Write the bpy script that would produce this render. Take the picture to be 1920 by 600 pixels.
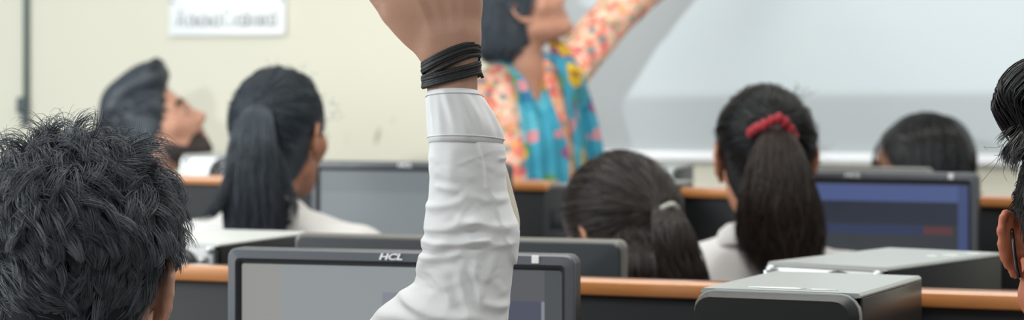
import bpy, bmesh, math, random
import numpy as np
from mathutils import Matrix, Vector
for o in list(bpy.data.objects): bpy.data.objects.remove(o)
scene = bpy.context.scene
COL = scene.collection
# ------------------------------------------------------------------ camera, world, lights
F = 85 / 36 * 1920          # focal length in pixels of the 1920x600 frame
HC, HY = 1.35, 150          # camera height, pixel row of the horizon
cam = bpy.data.objects.new('camera', bpy.data.cameras.new('camera')); COL.objects.link(cam)
cam.location = (0, 0, HC); cam.rotation_euler = (math.pi / 2, 0, 0)
cam.data.lens = 85; cam.data.sensor_width = 36; cam.data.sensor_fit = 'HORIZONTAL'
cam.data.shift_y = -(300 - HY) / 1920
cam.data.clip_start = 0.05
cam.data.dof.use_dof = True; cam.data.dof.focus_distance = 2.52; cam.data.dof.aperture_fstop = 6.0
scene.camera = cam
scene.view_settings.view_transform = 'Standard'; scene.view_settings.look = 'None'
scene.view_settings.gamma = 1; scene.view_settings.use_curve_mapping = False
scene.view_settings.exposure = 0.0
wd = bpy.data.worlds.new('room_light'); scene.world = wd; wd.use_nodes = True
wd.node_tree.nodes['Background'].inputs[0].default_value = (0.93, 0.97, 1.0, 1)
wd.node_tree.nodes['Background'].inputs[1].default_value = 0.30

def area(name, loc, target, sx, sy, power, color=(1, 1, 1)):
    l = bpy.data.lights.new(name, 'AREA'); l.shape = 'RECTANGLE'; l.size = sx; l.size_y = sy
    l.energy = power; l.color = color
    o = bpy.data.objects.new(name, l); COL.objects.link(o); o.location = loc
    o.rotation_euler = (Vector(target) - Vector(loc)).to_track_quat('-Z', 'Y').to_euler()
    return o
area('window_daylight', (-3.6, 3.0, 2.1), (0.2, 4.2, 1.2), 3.4, 2.0, 165, (0.93, 0.98, 1.0))
area('overhead_fill_front', (0.3, 5.0, 3.1), (0.3, 5.0, 0), 3.2, 0.5, 35, (1, 0.98, 0.92))  # unseen overhead lamps, added for light from above
area('overhead_fill_middle', (0.2, 2.9, 3.1), (0.2, 2.9, 0), 3.2, 0.5, 58, (1, 0.98, 0.94))
area('overhead_fill_rear', (0.2, 0.6, 3.1), (0.2, 1.2, 0), 3.2, 0.5, 30, (1, 0.98, 0.94))
# the classroom projector: a lamp with a rectangular picture gate and a little spill around it
def projector(loc, target, power, x0, x1, y0, y1, spill):
    l = bpy.data.lights.new('projector_beam', 'SPOT'); l.energy = power; l.spot_size = math.radians(50)
    l.spot_blend = 0.2; l.shadow_soft_size = 0.014; l.color = (0.86, 0.97, 1.0)
    o = bpy.data.objects.new('projector_beam', l); COL.objects.link(o); o.location = loc
    o.rotation_euler = (Vector(target) - Vector(loc)).to_track_quat('-Z', 'Y').to_euler()
    l.use_nodes = True; nt = l.node_tree; N = nt.nodes
    em = [n for n in N if n.type == 'EMISSION'][0]
    tc = N.new('ShaderNodeTexCoord'); sp = N.new('ShaderNodeSeparateXYZ'); nt.links.new(tc.outputs['Normal'], sp.inputs[0])
    def m(op, a, b):
        n = N.new('ShaderNodeMath'); n.operation = op
        for i, v in enumerate((a, b)):
            if isinstance(v, (int, float)): n.inputs[i].default_value = v
            else: nt.links.new(v, n.inputs[i])
        return n.outputs[0]
    az = m('ABSOLUTE', sp.outputs[2], 0)
    u = m('DIVIDE', sp.outputs[0], az); v = m('DIVIDE', sp.outputs[1], az)
    g = m('MULTIPLY', m('MULTIPLY', m('GREATER_THAN', u, x0), m('LESS_THAN', u, x1)),
          m('MULTIPLY', m('GREATER_THAN', v, y0), m('LESS_THAN', v, y1)))
    sp_ = m('MULTIPLY', m('GREATER_THAN', v, -0.122), m('LESS_THAN', u, 0.4))
    nt.links.new(m('MULTIPLY', m('ADD', m('MULTIPLY', g, 1 - spill), spill), sp_), em.inputs['Strength'])
    return o
PROJ = (-0.95, -0.2, 1.95); PT = (0.75, 6.28, 1.75)
projector(PROJ, PT, 1060, -0.12, 0.3, -0.0655, 0.2, 0.34)

# ------------------------------------------------------------------ helpers
def W(px, py, d): return np.array([(px - 960) * d / F, d, HC - (py - HY) * d / F])
rng = np.random.default_rng(7)
def tag(o, label=None, cat=None, group=None, kind=None):
    if label: o['label'] = label
    if cat: o['category'] = cat
    if group: o['group'] = group
    if kind: o['kind'] = kind
    return o
def empty(name, loc, rz=0.0):
    o = bpy.data.objects.new(name, None); COL.objects.link(o); o.empty_display_size = .05
    o.location = tuple(float(v) for v in loc); o.rotation_euler = (0, 0, rz); return o
def copy_tree(o, parent=None):
    c = o.copy(); COL.objects.link(c)
    if parent is not None: c.parent = parent
    for ch in o.children: copy_tree(ch, c)
    return c

class MB:
    """collects vertices and faces, several materials, and links them as one mesh object"""
    def __init__(s): s.v = []; s.f = []; s.n = 0
    def add(s, verts, faces, mi=0, M=None):
        verts = np.asarray(verts, float)
        if M is not None: verts = verts @ np.asarray(M)[:3, :3].T + np.asarray(M)[:3, 3]
        if isinstance(faces, np.ndarray): s.f.append((faces + s.n, mi))
        else:
            for k in sorted(set(len(f) for f in faces)):
                s.f.append((np.array([f for f in faces if len(f) == k]) + s.n, mi))
        s.v.append(verts); s.n += len(verts); return s
    def bm(s, b, mi=0, M=None):
        b.verts.index_update()
        s.add(np.array([v.co[:] for v in b.verts]), [[v.index for v in f.verts] for f in b.faces], mi, M); b.free(); return s
    def box(s, c, size, bev=0.0, mi=0, M=None, seg=2):
        b = bmesh.new(); bmesh.ops.create_cube(b, size=1)
        for v in b.verts: v.co = Vector((v.co.x * size[0] + c[0], v.co.y * size[1] + c[1], v.co.z * size[2] + c[2]))
        if bev > 0: bmesh.ops.bevel(b, geom=b.edges[:], offset=min(bev, min(size) * .49), segments=seg, affect='EDGES', profile=.5)
        return s.bm(b, mi, M)
    def tube(s, pts, r, n=10, mi=0, M=None, cap=True, closed=False):
        P = np.asarray(pts, float); S = len(P); r = np.broadcast_to(np.asarray(r, float), (S,))
        T = (np.roll(P, -1, 0) - np.roll(P, 1, 0)) if closed else np.gradient(P, axis=0)
        T /= np.linalg.norm(T, axis=1, keepdims=True) + 1e-12
        ref = np.array([0.31, 0.17, 0.93]); ref = ref if abs(T[0] @ ref) < .9 else np.array([1., 0.1, 0])
        N1 = np.empty_like(P); a = np.cross(T[0], ref); N1[0] = a / np.linalg.norm(a)
        for i in range(1, S):
            a = N1[i - 1] - T[i] * (T[i] @ N1[i - 1]); N1[i] = a / np.linalg.norm(a)
        N2 = np.cross(T, N1); th = np.arange(n) * 2 * math.pi / n
        V = P[:, None] + r[:, None, None] * (np.cos(th)[None, :, None] * N1[:, None] + np.sin(th)[None, :, None] * N2[:, None])
        return s.grid(V, wrap=True, mi=mi, M=M, cap=cap and not closed, closed=closed)
    def grid(s, V, wrap=False, mi=0, M=None, cap=False, closed=False):
        S, n = V.shape[:2]; I = np.arange(S * n).reshape(S, n)
        A = I if not closed else np.vstack([I, I[:1]])
        B = np.hstack([A, A[:, :1]]) if wrap else A
        q = np.stack([B[:-1, :-1], B[:-1, 1:], B[1:, 1:], B[1:, :-1]], -1).reshape(-1, 4)
        verts = V.reshape(-1, 3); base = s.n
        s.add(verts, q, mi, M)
        if cap:
            s.f.append((I[:1, ::-1] + base, mi)); s.f.append((I[-1:, :] + base, mi))
        return s
    def lathe(s, prof, n=24, mi=0, M=None):
        th = np.arange(n) * 2 * math.pi / n
        V = np.array([[(r * math.cos(t), r * math.sin(t), z) for t in th] for r, z in prof])
        return s.grid(V, wrap=True, mi=mi, M=M, cap=True)
    def build(s, name, mats, parent=None, smooth=True, angle=None):
        V = np.concatenate(s.v).astype(np.float32); me = bpy.data.meshes.new(name)
        me.vertices.add(len(V)); me.vertices.foreach_set('co', V.ravel())
        tot = np.concatenate([np.full(len(f), f.shape[1]) for f, _ in s.f]); li = np.concatenate([f.ravel() for f, _ in s.f])
        mi = np.concatenate([np.full(len(f), m) for f, m in s.f])
        me.loops.add(len(li)); me.loops.foreach_set('vertex_index', li.astype(np.int32))
        me.polygons.add(len(tot)); me.polygons.foreach_set('loop_start', (np.cumsum(tot) - tot).astype(np.int32))
        me.polygons.foreach_set('loop_total', tot.astype(np.int32))
        me.polygons.foreach_set('material_index', mi.astype(np.int32))
        me.polygons.foreach_set('use_smooth', np.full(len(tot), bool(smooth)))
        me.update(calc_edges=True); me.validate()
        for m in (mats if isinstance(mats, (list, tuple)) else [mats]): me.materials.append(m)
        if angle: me.set_sharp_from_angle(angle=math.radians(angle))
        o = bpy.data.objects.new(name, me); COL.objects.link(o)
        if parent is not None: o.parent = parent
        return o

# ---- materials
def lin(c): return tuple((x / 255 / 12.92 if x <= 10 else ((x / 255 + .055) / 1.055) ** 2.4) for x in c) + (1,)
def mat(name, col, rough=.5, metal=0., spec=.5, var=0., vscale=20., bump=0., bscale=60., coat=0., sheen=0., stretch=None, sss=0., emit=None, estr=0.):
    m = bpy.data.materials.new(name); m.use_nodes = True; nt = m.node_tree; N = nt.nodes; p = N['Principled BSDF']
    c = lin(col); p.inputs['Base Color'].default_value = c
    p.inputs['Roughness'].default_value = rough; p.inputs['Metallic'].default_value = metal
    p.inputs['Specular IOR Level'].default_value = spec; p.inputs['Coat Weight'].default_value = coat
    p.inputs['Sheen Weight'].default_value = sheen
    if sss: p.inputs['Subsurface Weight'].default_value = sss; p.inputs['Subsurface Radius'].default_value = (.012, .005, .003); p.inputs['Subsurface Scale'].default_value = 1
    if emit: p.inputs['Emission Color'].default_value = lin(emit); p.inputs['Emission Strength'].default_value = estr
    tc = N.new('ShaderNodeTexCoord'); src = tc.outputs['Object']
    if stretch:
        mp = N.new('ShaderNodeMapping'); mp.inputs['Scale'].default_value = stretch; nt.links.new(src, mp.inputs[0]); src = mp.outputs[0]
    if var:
        n = N.new('ShaderNodeTexNoise'); n.inputs['Scale'].default_value = vscale; n.inputs['Detail'].default_value = 5; nt.links.new(src, n.inputs['Vector'])
        mx = N.new('ShaderNodeMix'); mx.data_type = 'RGBA'
        mx.inputs['A'].default_value = tuple(max(0, x * (1 - var)) for x in c[:3]) + (1,)
        mx.inputs['B'].default_value = tuple(min(1, x * (1 + var)) for x in c[:3]) + (1,)
        nt.links.new(n.outputs['Fac'], mx.inputs['Factor']); nt.links.new(mx.outputs['Result'], p.inputs['Base Color'])
    if bump:
        n = N.new('ShaderNodeTexNoise'); n.inputs['Scale'].default_value = bscale; n.inputs['Detail'].default_value = 4; nt.links.new(src, n.inputs['Vector'])
        b = N.new('ShaderNodeBump'); b.inputs['Strength'].default_value = bump; b.inputs['Distance'].default_value = .004
        nt.links.new(n.outputs['Fac'], b.inputs['Height']); nt.links.new(b.outputs[0], p.inputs['Normal'])
    return m

def floral(name, base, cols, scale, seed=0., planar=False):
    """printed cloth: rows of voronoi blossoms in several inks on a ground colour"""
    m = bpy.data.materials.new(name); m.use_nodes = True; nt = m.node_tree; N = nt.nodes; p = N['Principled BSDF']
    p.inputs['Roughness'].default_value = .85; p.inputs['Specular IOR Level'].default_value = .2
    tc = N.new('ShaderNodeTexCoord'); cur = None
    rgb = N.new('ShaderNodeRGB'); rgb.outputs[0].default_value = lin(base); cur = rgb.outputs[0]
    for i, (col, sc, rad, dens, core) in enumerate(cols):
        mp = N.new('ShaderNodeMapping'); mp.inputs['Location'].default_value = (seed + 3.1 * i, 1.7 * i, 5.3 * i); mp.inputs['Rotation'].default_value = (math.pi / 2 if planar else 0, 0, 0); nt.links.new(tc.outputs['Object'], mp.inputs[0])
        nz = N.new('ShaderNodeTexNoise'); nz.inputs['Scale'].default_value = sc * 2.5; nt.links.new(mp.outputs[0], nz.inputs['Vector'])
        ad = N.new('ShaderNodeMix'); ad.data_type = 'VECTOR'; ad.inputs['Factor'].default_value = .012 * 40 / sc
        nt.links.new(mp.outputs[0], ad.inputs['A']); nt.links.new(nz.outputs['Color'], ad.inputs['B'])
        v = N.new('ShaderNodeTexVoronoi'); v.voronoi_dimensions = '2D' if planar else '3D'; v.inputs['Scale'].default_value = sc; nt.links.new(ad.outputs['Result'], v.inputs['Vector'])
        sp = N.new('ShaderNodeSeparateColor'); nt.links.new(v.outputs['Color'], sp.inputs[0])
        def mth(op, a, b):
            n = N.new('ShaderNodeMath'); n.operation = op
            for k, x in enumerate((a, b)):
                if isinstance(x, (int, float)): n.inputs[k].default_value = x
                else: nt.links.new(x, n.inputs[k])
            return n.outputs[0]
        sel = mth('LESS_THAN', sp.outputs[0], dens)
        for c2, r2 in ((col, rad), (core, rad * .38)):
            if c2 is None: continue
            f = mth('MULTIPLY', sel, mth('LESS_THAN', v.outputs['Distance'], r2))
            mx = N.new('ShaderNodeMix'); mx.data_type = 'RGBA'; nt.links.new(f, mx.inputs['Factor']); nt.links.new(cur, mx.inputs['A'])
            mx.inputs['B'].default_value = lin(c2); cur = mx.outputs['Result']
    nt.links.new(cur, p.inputs['Base Color']); return m

# ---- implicit surfaces: smooth unions of tapered capsules and ellipsoids, meshed with surface nets
def cap(a, b, ra, rb=None, k=.02, op='+'): return ('c', np.array(a, float), np.array(b, float), ra, ra if rb is None else rb, k, op)
def ell(c, r, R=None, k=.02, op='+'): return ('e', np.array(c, float), np.array(r, float), np.eye(3) if R is None else np.array(R), None, k, op)
def inflate(prims, t, scale=1.0):
    out = []
    for q in prims:
        if q[0] == 'c': out.append((q[0], q[1], q[2], q[3] * scale + t, q[4] * scale + t, q[5], q[6]))
        else: out.append((q[0], q[1], q[2] * scale + t, q[3], None, q[5], q[6]))
    return out
def xform(prims, R, T):
    out = []
    for q in prims:
        if q[0] == 'c': out.append((q[0], R @ q[1] + T, R @ q[2] + T) + q[3:])
        else: out.append((q[0], R @ q[1] + T, q[2], R @ q[3]) + q[4:])
    return out
def bbox(q):
    if q[0] == 'c':
        r = max(q[3], q[4]); return np.minimum(q[1], q[2]) - r, np.maximum(q[1], q[2]) + r
    r = np.sqrt(((q[3] * q[2][None, :]) ** 2).sum(1)); return q[1] - r, q[1] + r
def sdf_mesh(prims, h, post=None, lo=None, hi=None):
    bb = [bbox(q) for q in prims if q[6] == '+']; pad = 3 * h
    L = np.min([b[0] for b in bb], 0) - pad; H = np.max([b[1] for b in bb], 0) + pad
    if lo is not None: L = np.maximum(L, lo)
    if hi is not None: H = np.minimum(H, hi)
    n = np.ceil((H - L) / h).astype(int) + 1
    ax = [L[i] + np.arange(n[i]) * h for i in range(3)]
    D = np.full(n, .5, np.float32)
    for q in prims:
        b0, b1 = bbox(q); mg = q[5] * 1.2 + 4 * h
        i0 = np.clip(np.floor((b0 - mg - L) / h).astype(int), 0, n); i1 = np.clip(np.ceil((b1 + mg - L) / h).astype(int) + 1, 0, n)
        if np.any(i1 <= i0): continue
        sl = tuple(slice(i0[i], i1[i]) for i in range(3))
        P = np.stack(np.meshgrid(ax[0][sl[0]], ax[1][sl[1]], ax[2][sl[2]], indexing='ij'), -1)
        if q[0] == 'c':
            ab = q[2] - q[1]; t = np.clip(((P - q[1]) @ ab) / max(ab @ ab, 1e-12), 0, 1)
            d = np.linalg.norm(P - q[1] - t[..., None] * ab, axis=-1) - (q[3] + (q[4] - q[3]) * t)
        else:
            l = (P - q[1]) @ q[3]; k0 = np.linalg.norm(l / q[2], axis=-1); k1 = np.linalg.norm(l / q[2] ** 2, axis=-1)
            d = k0 * (k0 - 1) / np.maximum(k1, 1e-6)
        a = D[sl]; k = max(q[5], 1e-4)
        if q[6] == '+':
            hh = np.clip(.5 + .5 * (a - d) / k, 0, 1); D[sl] = a * (1 - hh) + d * hh - k * hh * (1 - hh)
        else:
            hh = np.clip(.5 - .5 * (a + d) / k, 0, 1); D[sl] = a * (1 - hh) - d * hh + k * hh * (1 - hh)
    if post is not None:
        P = np.stack(np.meshgrid(*ax, indexing='ij'), -1); D = post(D, P).astype(np.float32)
    D[0] = D[-1] = .1; D[:, 0] = D[:, -1] = .1; D[:, :, 0] = D[:, :, -1] = .1
    s = D < 0
    cs = [(i, j, k) for i in (0, 1) for j in (0, 1) for k in (0, 1)]
    def corner(A, c): return A[c[0]:n[0] - 1 + c[0], c[1]:n[1] - 1 + c[1], c[2]:n[2] - 1 + c[2]]
    cnt = sum(corner(s, c).astype(np.int8) for c in cs); act = np.argwhere((cnt > 0) & (cnt < 8))
    idx = np.full(tuple(n - 1), -1, np.int64); idx[tuple(act.T)] = np.arange(len(act))
    acc = np.zeros((len(act), 3)); num = np.zeros(len(act))
    val = {c: D[act[:, 0] + c[0], act[:, 1] + c[1], act[:, 2] + c[2]] for c in cs}
    for a in cs:
        for ax_i in range(3):
            if a[ax_i]: continue
            b = list(a); b[ax_i] = 1; b = tuple(b); va, vb = val[a], val[b]; m = (va < 0) != (vb < 0)
            t = np.where(m, va / np.where(m, va - vb, 1), 0)
            p = np.array(a, float)[None, :] + np.zeros((len(act), 1)); p[:, ax_i] = t
            acc[m] += p[m]; num[m] += 1
    V = (act + acc / np.maximum(num, 1)[:, None]) * h + L
    Q = []
    for a in range(3):
        b, c = (a + 1) % 3, (a + 2) % 3
        s0 = [slice(None)] * 3; s1 = [slice(None)] * 3
        s0[a] = slice(0, -1); s1[a] = slice(1, None)
        A, B = s[tuple(s0)], s[tuple(s1)]; e = np.argwhere(A != B)
        e = e[(e[:, b] > 0) & (e[:, c] > 0) & (e[:, b] < n[b] - 1) & (e[:, c] < n[c] - 1)]
        ins = A[tuple(e.T)]
        def cell(db, dc):
            f = e.copy(); f[:, b] -= db; f[:, c] -= dc; return idx[tuple(f.T)]
        q = np.stack([cell(1, 1), cell(0, 1), cell(0, 0), cell(1, 0)], -1)
        q[~ins] = q[~ins][:, ::-1]; Q.append(q)
    Q = np.concatenate(Q); Q = Q[(Q >= 0).all(1)]
    return V, Q

# ---- strands
def strand_mesh(S, r, mb, mi=0):
    """S (N,K,3) polylines -> thin tapered three-sided tubes"""
    S = np.asarray(S, float); Nn, K = S.shape[:2]
    T = np.gradient(S, axis=1); T /= np.linalg.norm(T, axis=2, keepdims=True) + 1e-9
    ref = rng.normal(size=(Nn, 1, 3)); n1 = np.cross(T, ref); n1 /= np.linalg.norm(n1, axis=2, keepdims=True) + 1e-9; n2 = np.cross(T, n1)
    r = np.broadcast_to(np.asarray(r, float), (Nn, K))
    V = np.stack([S + r[..., None] * (math.cos(a) * n1 + math.sin(a) * n2) for a in (0, 2.094, 4.189)], 2)
    I = np.arange(Nn * K * 3).reshape(Nn, K, 3); J = np.roll(I, -1, 2)
    q = np.stack([I[:, :-1], J[:, :-1], J[:, 1:], I[:, 1:]], -1).reshape(-1, 4)
    mb.add(V.reshape(-1, 3), q, mi)
def spline(pts, n):
    P = np.asarray(pts, float); P = np.vstack([2 * P[0] - P[1], P, 2 * P[-1] - P[-2]]); m = len(P) - 3
    out = []
    for t in np.linspace(0, m - 1e-6, n):
        i = int(t); u = t - i; a, b, c, d = P[i:i + 4]
        out.append(.5 * (2 * b + (c - a) * u + (2 * a - 5 * b + 4 * c - d) * u * u + (3 * b - a - 3 * c + d) * u ** 3))
    return np.array(out)
def tail(mb, pts, rad, n, K=22, r=.0011, flat=(1, 1), wob=.004, e1=(1, 0, 0), core=.82, cut=.75, mi=0):
    """a hanging bundle of hair: solid core plus strands round a centre line; rad is the profile along it"""
    C = spline(pts, K); t = np.linspace(0, 1, K); R = np.interp(t, np.linspace(0, 1, len(rad)), rad)
    T = np.gradient(C, axis=0); T /= np.linalg.norm(T, axis=1, keepdims=True); e1 = np.array(e1, float)
    a1 = e1[None] - T * (T @ e1)[:, None]; a1 /= np.linalg.norm(a1, axis=1, keepdims=True); a2 = np.cross(T, a1)
    if core:
        th = np.arange(20) * 2 * math.pi / 20; kk = max(3, int(K * .93))
        w = 1 + .07 * np.sin(5 * th + 1) + .05 * np.sin(9 * th)
        V = C[:kk, None] + core * R[:kk, None, None] * w[None, :, None] * (flat[0] * np.cos(th)[None, :, None] * a1[:kk, None] + flat[1] * np.sin(th)[None, :, None] * a2[:kk, None])
        mb.grid(V, wrap=True, cap=True, mi=mi)
    ang = rng.uniform(0, 2 * math.pi, n); rr = np.sqrt(rng.uniform(.45, 1.12, n)); L = rng.uniform(cut, 1.0, n)
    tt = L[:, None] * np.linspace(0, 1, K)[None]
    def at(A): return np.stack([np.interp(tt, t, A[:, i]) for i in range(3)], -1)
    Rt = np.interp(tt, t, R); ph = rng.uniform(0, 6.28, (n, 2)); fr = rng.uniform(5, 11, (n, 1))
    dang = .5 * np.sin(ph[:, :1] + tt * 3) * tt
    S = at(C) + (Rt * rr[:, None] * np.cos(ang[:, None] + dang) * flat[0])[..., None] * at(a1) + (Rt * rr[:, None] * np.sin(ang[:, None] + dang) * flat[1])[..., None] * at(a2)
    S += wob * tt[..., None] * np.stack([np.sin(fr * tt + ph[:, :1]), np.sin(fr * tt + ph[:, 1:]), 0 * tt], -1)
    strand_mesh(S, r * np.interp(np.linspace(0, 1, K), [0, .15, .8, 1], [.8, 1, .8, .15]), mb, mi)
# ------------------------------------------------------------------ materials
M = {}
M['wall'] = mat('cream_wall_paint', (224, 221, 203), .7, var=.03, vscale=1.6, bump=.03, bscale=150)
M['floor'] = mat('grey_floor_tile', (150, 145, 138), .4, var=.08, vscale=6)
M['wood'] = mat('orange_wood_edge', (184, 121, 68), .30, var=.22, vscale=9, stretch=(1, 12, 12), bump=.02, spec=.6, coat=.7)
M['black_panel'] = mat('black_laminate', (17, 20, 22), .55, bump=.05, bscale=300, spec=.35)
M['desk_top'] = mat('dark_desk_laminate', (60, 50, 42), .45)
M['case_dark'] = mat('black_painted_case', (13, 15, 16), .42, spec=.5, bump=.02, bscale=400)
M['case_top'] = mat('sheen_grey_case_steel', (150, 154, 151), .34, spec=.6, bump=.01, bscale=300)  # dark metal tops, wall reflection put in as grey
M['case_top_glare'] = mat('window_glare_steel', (206, 210, 207), .36, spec=.6)  # left tower's cover, window glare painted into its colour
M['case_side'] = mat('dark_steel_side', (52, 48, 45), .33, spec=.6)
M['case_rear'] = mat('bare_steel_panel', (205, 208, 208), .45, metal=.3)
M['chrome'] = mat('light_plastic', (190, 196, 197), .3, metal=.4)
M['case_trim'] = mat('case_trim_grey', (132, 138, 140), .4)
M['fan_dark'] = mat('fan_black', (20, 22, 25), .5)
M['bezel'] = mat('charcoal_bezel', (86, 90, 95), .36, spec=.5)
M['bezel_edge'] = mat('black_bezel_step', (22, 26, 30), .35)
M['bezel_back'] = mat('dark_grey_monitor_back', (42, 47, 50), .42, bump=.02, bscale=500)
M['rim'] = mat('pale_monitor_rim', (104, 102, 96), .4)
M['logo'] = mat('silver_white_logo', (245, 248, 250), .35, emit=(240, 245, 250), estr=.0)
M['sticker'] = mat('white_sticker', (240, 242, 242), .5)
M['board'] = mat('whiteboard_enamel', (178, 184, 186), .45, spec=.35)
M['board_frame'] = mat('white_aluminium', (244, 246, 248), .35)
M['sign'] = mat('white_acrylic', (243, 246, 247), .35)
M['sign_ink'] = mat('grey_sign_ink', (168, 172, 168), .6)
M['screw'] = mat('screw_steel', (170, 172, 170), .4, metal=.5)
M['pipe'] = mat('teal_grey_conduit', (92, 112, 114), .5)
M['pipe_box'] = mat('grey_junction', (74, 88, 92), .5)
M['maroon'] = mat('maroon_fabric', (98, 24, 38), .9, bump=.2, bscale=300)
M['metal_leg'] = mat('black_tube_steel', (30, 30, 32), .4)
M['shirt'] = mat('white_cotton', (222, 224, 224), .85, sheen=.2, bump=.06, bscale=900, spec=.25)
M['shirt_b'] = mat('white_school_shirt', (212, 210, 207), .85, sheen=.2, bump=.05, bscale=700, spec=.25)
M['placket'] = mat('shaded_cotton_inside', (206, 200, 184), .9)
M['button'] = mat('pearl_button', (225, 222, 214), .3)
M['trousers'] = mat('navy_trousers', (32, 35, 46), .85)
M['shoe'] = mat('black_shoe', (18, 18, 18), .4)
M['cord'] = mat('black_waxed_cord', (17, 20, 22), .6, bump=.3, bscale=500)
M['lips'] = mat('lips', (140, 82, 74), .5)
M['brow'] = mat('eyebrow', (38, 30, 28), .8)
M['eye'] = mat('eye_white', (150, 140, 134), .25)
M['iris'] = mat('dark_iris', (35, 22, 16), .1)
M['glass_frame'] = mat('black_spectacle_frame', (14, 14, 18), .25)
M['lens'] = mat('spectacle_lens', (235, 240, 245), .02)
M['lens'].node_tree.nodes['Principled BSDF'].inputs['Transmission Weight'].default_value = 1
M['lens'].node_tree.nodes['Principled BSDF'].inputs['IOR'].default_value = 1.05
M['red'] = mat('crimson_ribbon', (142, 10, 28), .75, sheen=.1)
M['blue_ribbon'] = mat('blue_lanyard', (70, 120, 205), .6)
M['black_ribbon'] = mat('black_lanyard', (28, 30, 34), .6)
M['clip'] = mat('tortoise_clip', (150, 150, 140), .25)
def skin(n, c): return mat(n, c, .5, var=.1, vscale=38, bump=.12, bscale=260, sss=.12, spec=.4)
M['skin_hand'] = skin('brown_skin', (184, 142, 120))
M['skin_right'] = skin('warm_brown_skin', (172, 104, 76))
M['skin_man'] = skin('light_brown_skin', (196, 146, 122))
M['skin_teacher'] = skin('tan_skin', (182, 130, 106))
M['skin_girl'] = skin('girl_brown_skin', (176, 124, 98))
def hairm(n, c, rough=.42, spec=.5, var=.35): return mat(n, c, rough, var=var, vscale=30, spec=spec)
M['hair_front'] = hairm('hazed_dark_hair', (76, 81, 87), .55, .5)  # dark hair, lifted by haze put into the colour
M['hair_under_shade'] = mat('shaded_under_hair', (30, 32, 35), .8, spec=.15)  # cap below the strands, darkened as painted shade
M['hair_black'] = hairm('black_hair', (17, 17, 19), .36, .5)
M['hair_hazed'] = hairm('hazed_blue_hair', (50, 58, 66), .5, .55)  # bluish haze painted into the dark hair colour
M['hair_brown'] = hairm('brown_black_hair', (40, 35, 33), .45, .5)
M['hair_brown_tail'] = hairm('brown_ponytail_hair', (52, 42, 37), .5, .45)
M['hair_warm'] = hairm('dark_hair_brown_ends', (44, 36, 31), .42, .55)
M['beard'] = hairm('beard_hair', (62, 54, 52), .7, .3)
M['fade'] = hairm('cropped_hair', (38, 36, 36), .7, .3)
M['kurta'] = floral('pink_floral_cotton', (226, 184, 158), [((238, 214, 184), 30, .5, .4, None), ((228, 128, 108), 26, .50, .6, (206, 84, 88)), ((236, 160, 108), 38, .46, .5, None), ((126, 136, 140), 34, .38, .42, None), ((220, 104, 104), 48, .44, .45, (240, 200, 150)), ((150, 164, 130), 52, .40, .36, None), ((240, 176, 160), 44, .42, .4, None)], 30)
M['scarf'] = floral('turquoise_floral_scarf', (66, 152, 176), [((92, 176, 194), 12, .45, .5, None), ((50, 112, 146), 15, .25, .4, None), ((140, 72, 118), 13, .24, .42, None), ((92, 146, 96), 14, .24, .4, None), ((206, 140, 146), 15, .2, .3, None), ((218, 180, 56), 9.0, .24, .62, (150, 100, 46))], 20, seed=2.0, planar=True)

# ------------------------------------------------------------------ people
HCN = np.array([0, -.012, .035]); HRD = np.array([.074, .094, .088])
def Rz(a): c, s = math.cos(a), math.sin(a); return np.array([[c, -s, 0], [s, c, 0], [0, 0, 1.]])
def Rx(a): c, s = math.cos(a), math.sin(a); return np.array([[1., 0, 0], [0, c, -s], [0, s, c]])
def Ry(a): c, s = math.cos(a), math.sin(a); return np.array([[c, 0, s], [0, 1., 0], [-s, 0, c]])
def head_prims(fem=False, ear=(.45, 1.0, 0.)):
    j = .9 if fem else 1.0; P = [ell(HCN, HRD, k=.01), ell((0, .03, -.018), (.061 * (.96 if fem else 1), .062, .088), k=.03)]
    for s in (-1, 1):
        P += [cap((s * .054 * j, .0, -.052), (s * .02 * j, .068, -.09), .02 * j, .017, k=.03),
              cap((s * .056, .045, -.012), (s * .03, .075, -.03), .018, .014, k=.03),         # cheek
              cap((s * .012, .083, .026), (s * .045, .066, .03), .010, .008, k=.018)]          # brow
    P += [ell((0, .077, -.094), (.02 * j, .016, .014), k=.02),
          cap((0, .086, .016), (0, .108, -.024), .0075, .0105, k=.014), cap((0, .108, -.024), (0, .098, -.036), .010, .007, k=.01)]
    for s in (-1, 1):
        P += [ell((s * .011, .096, -.032), (.008, .010, .008), k=.008),
              ell((s * .031, .096, .004), (.017, .014, .010), k=.014, op='-'),
              ell((s * .031, .077, .004), (.014, .012, .011), k=.005)]                         # lids over the eyeball
    P += [cap((-.019, .086, -.056), (.019, .086, -.056), .0065, k=.010), cap((0, .094, -.0565), (0, .0945, -.0565), .0068, k=.012),
          cap((-.016, .085, -.067), (.016, .085, -.067), .0068, k=.010), cap((0, .091, -.067), (0, .0915, -.067), .0072, k=.01),
          cap((-.02, .1, -.0615), (.02, .1, -.0615), .0035, k=.006, op='-')]
    fl_, es, eo = ear                                                                         # ears: helix, lobe, bowl
    for s in (-1, 1):
        c = np.array([s * (.0765 + eo), -.004, 0]); Re = Rz(s * fl_); E_ = lambda q: c + es * (Re @ np.array([s * q[0], q[1], q[2]]))
        P += [ell(E_((.003, -.010, .004)), es * np.array([.0055, .017, .029]), R=Re @ Rx(-.2), k=.006), cap(E_((-.006, .0, 0)), E_((.002, -.006, 0)), .012 * es, .010 * es, k=.008),
              ell(E_((.003, -.002, -.026)), es * np.array([.0055, .010, .012]), R=Re, k=.006),
              ell(E_((.0105, -.005, .001)), es * np.array([.0065, .0095, .016]), R=Re, k=.004, op='-')]
        th = np.linspace(-1.9, 2.6, 9)
        pts = [E_((.006, -.012 - .016 * math.cos(t - .2), .006 + .028 * math.sin(t))) for t in th]
        P += [cap(pts[i], pts[i + 1], .0040 * es, k=.003) for i in range(8)]
    return P
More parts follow.
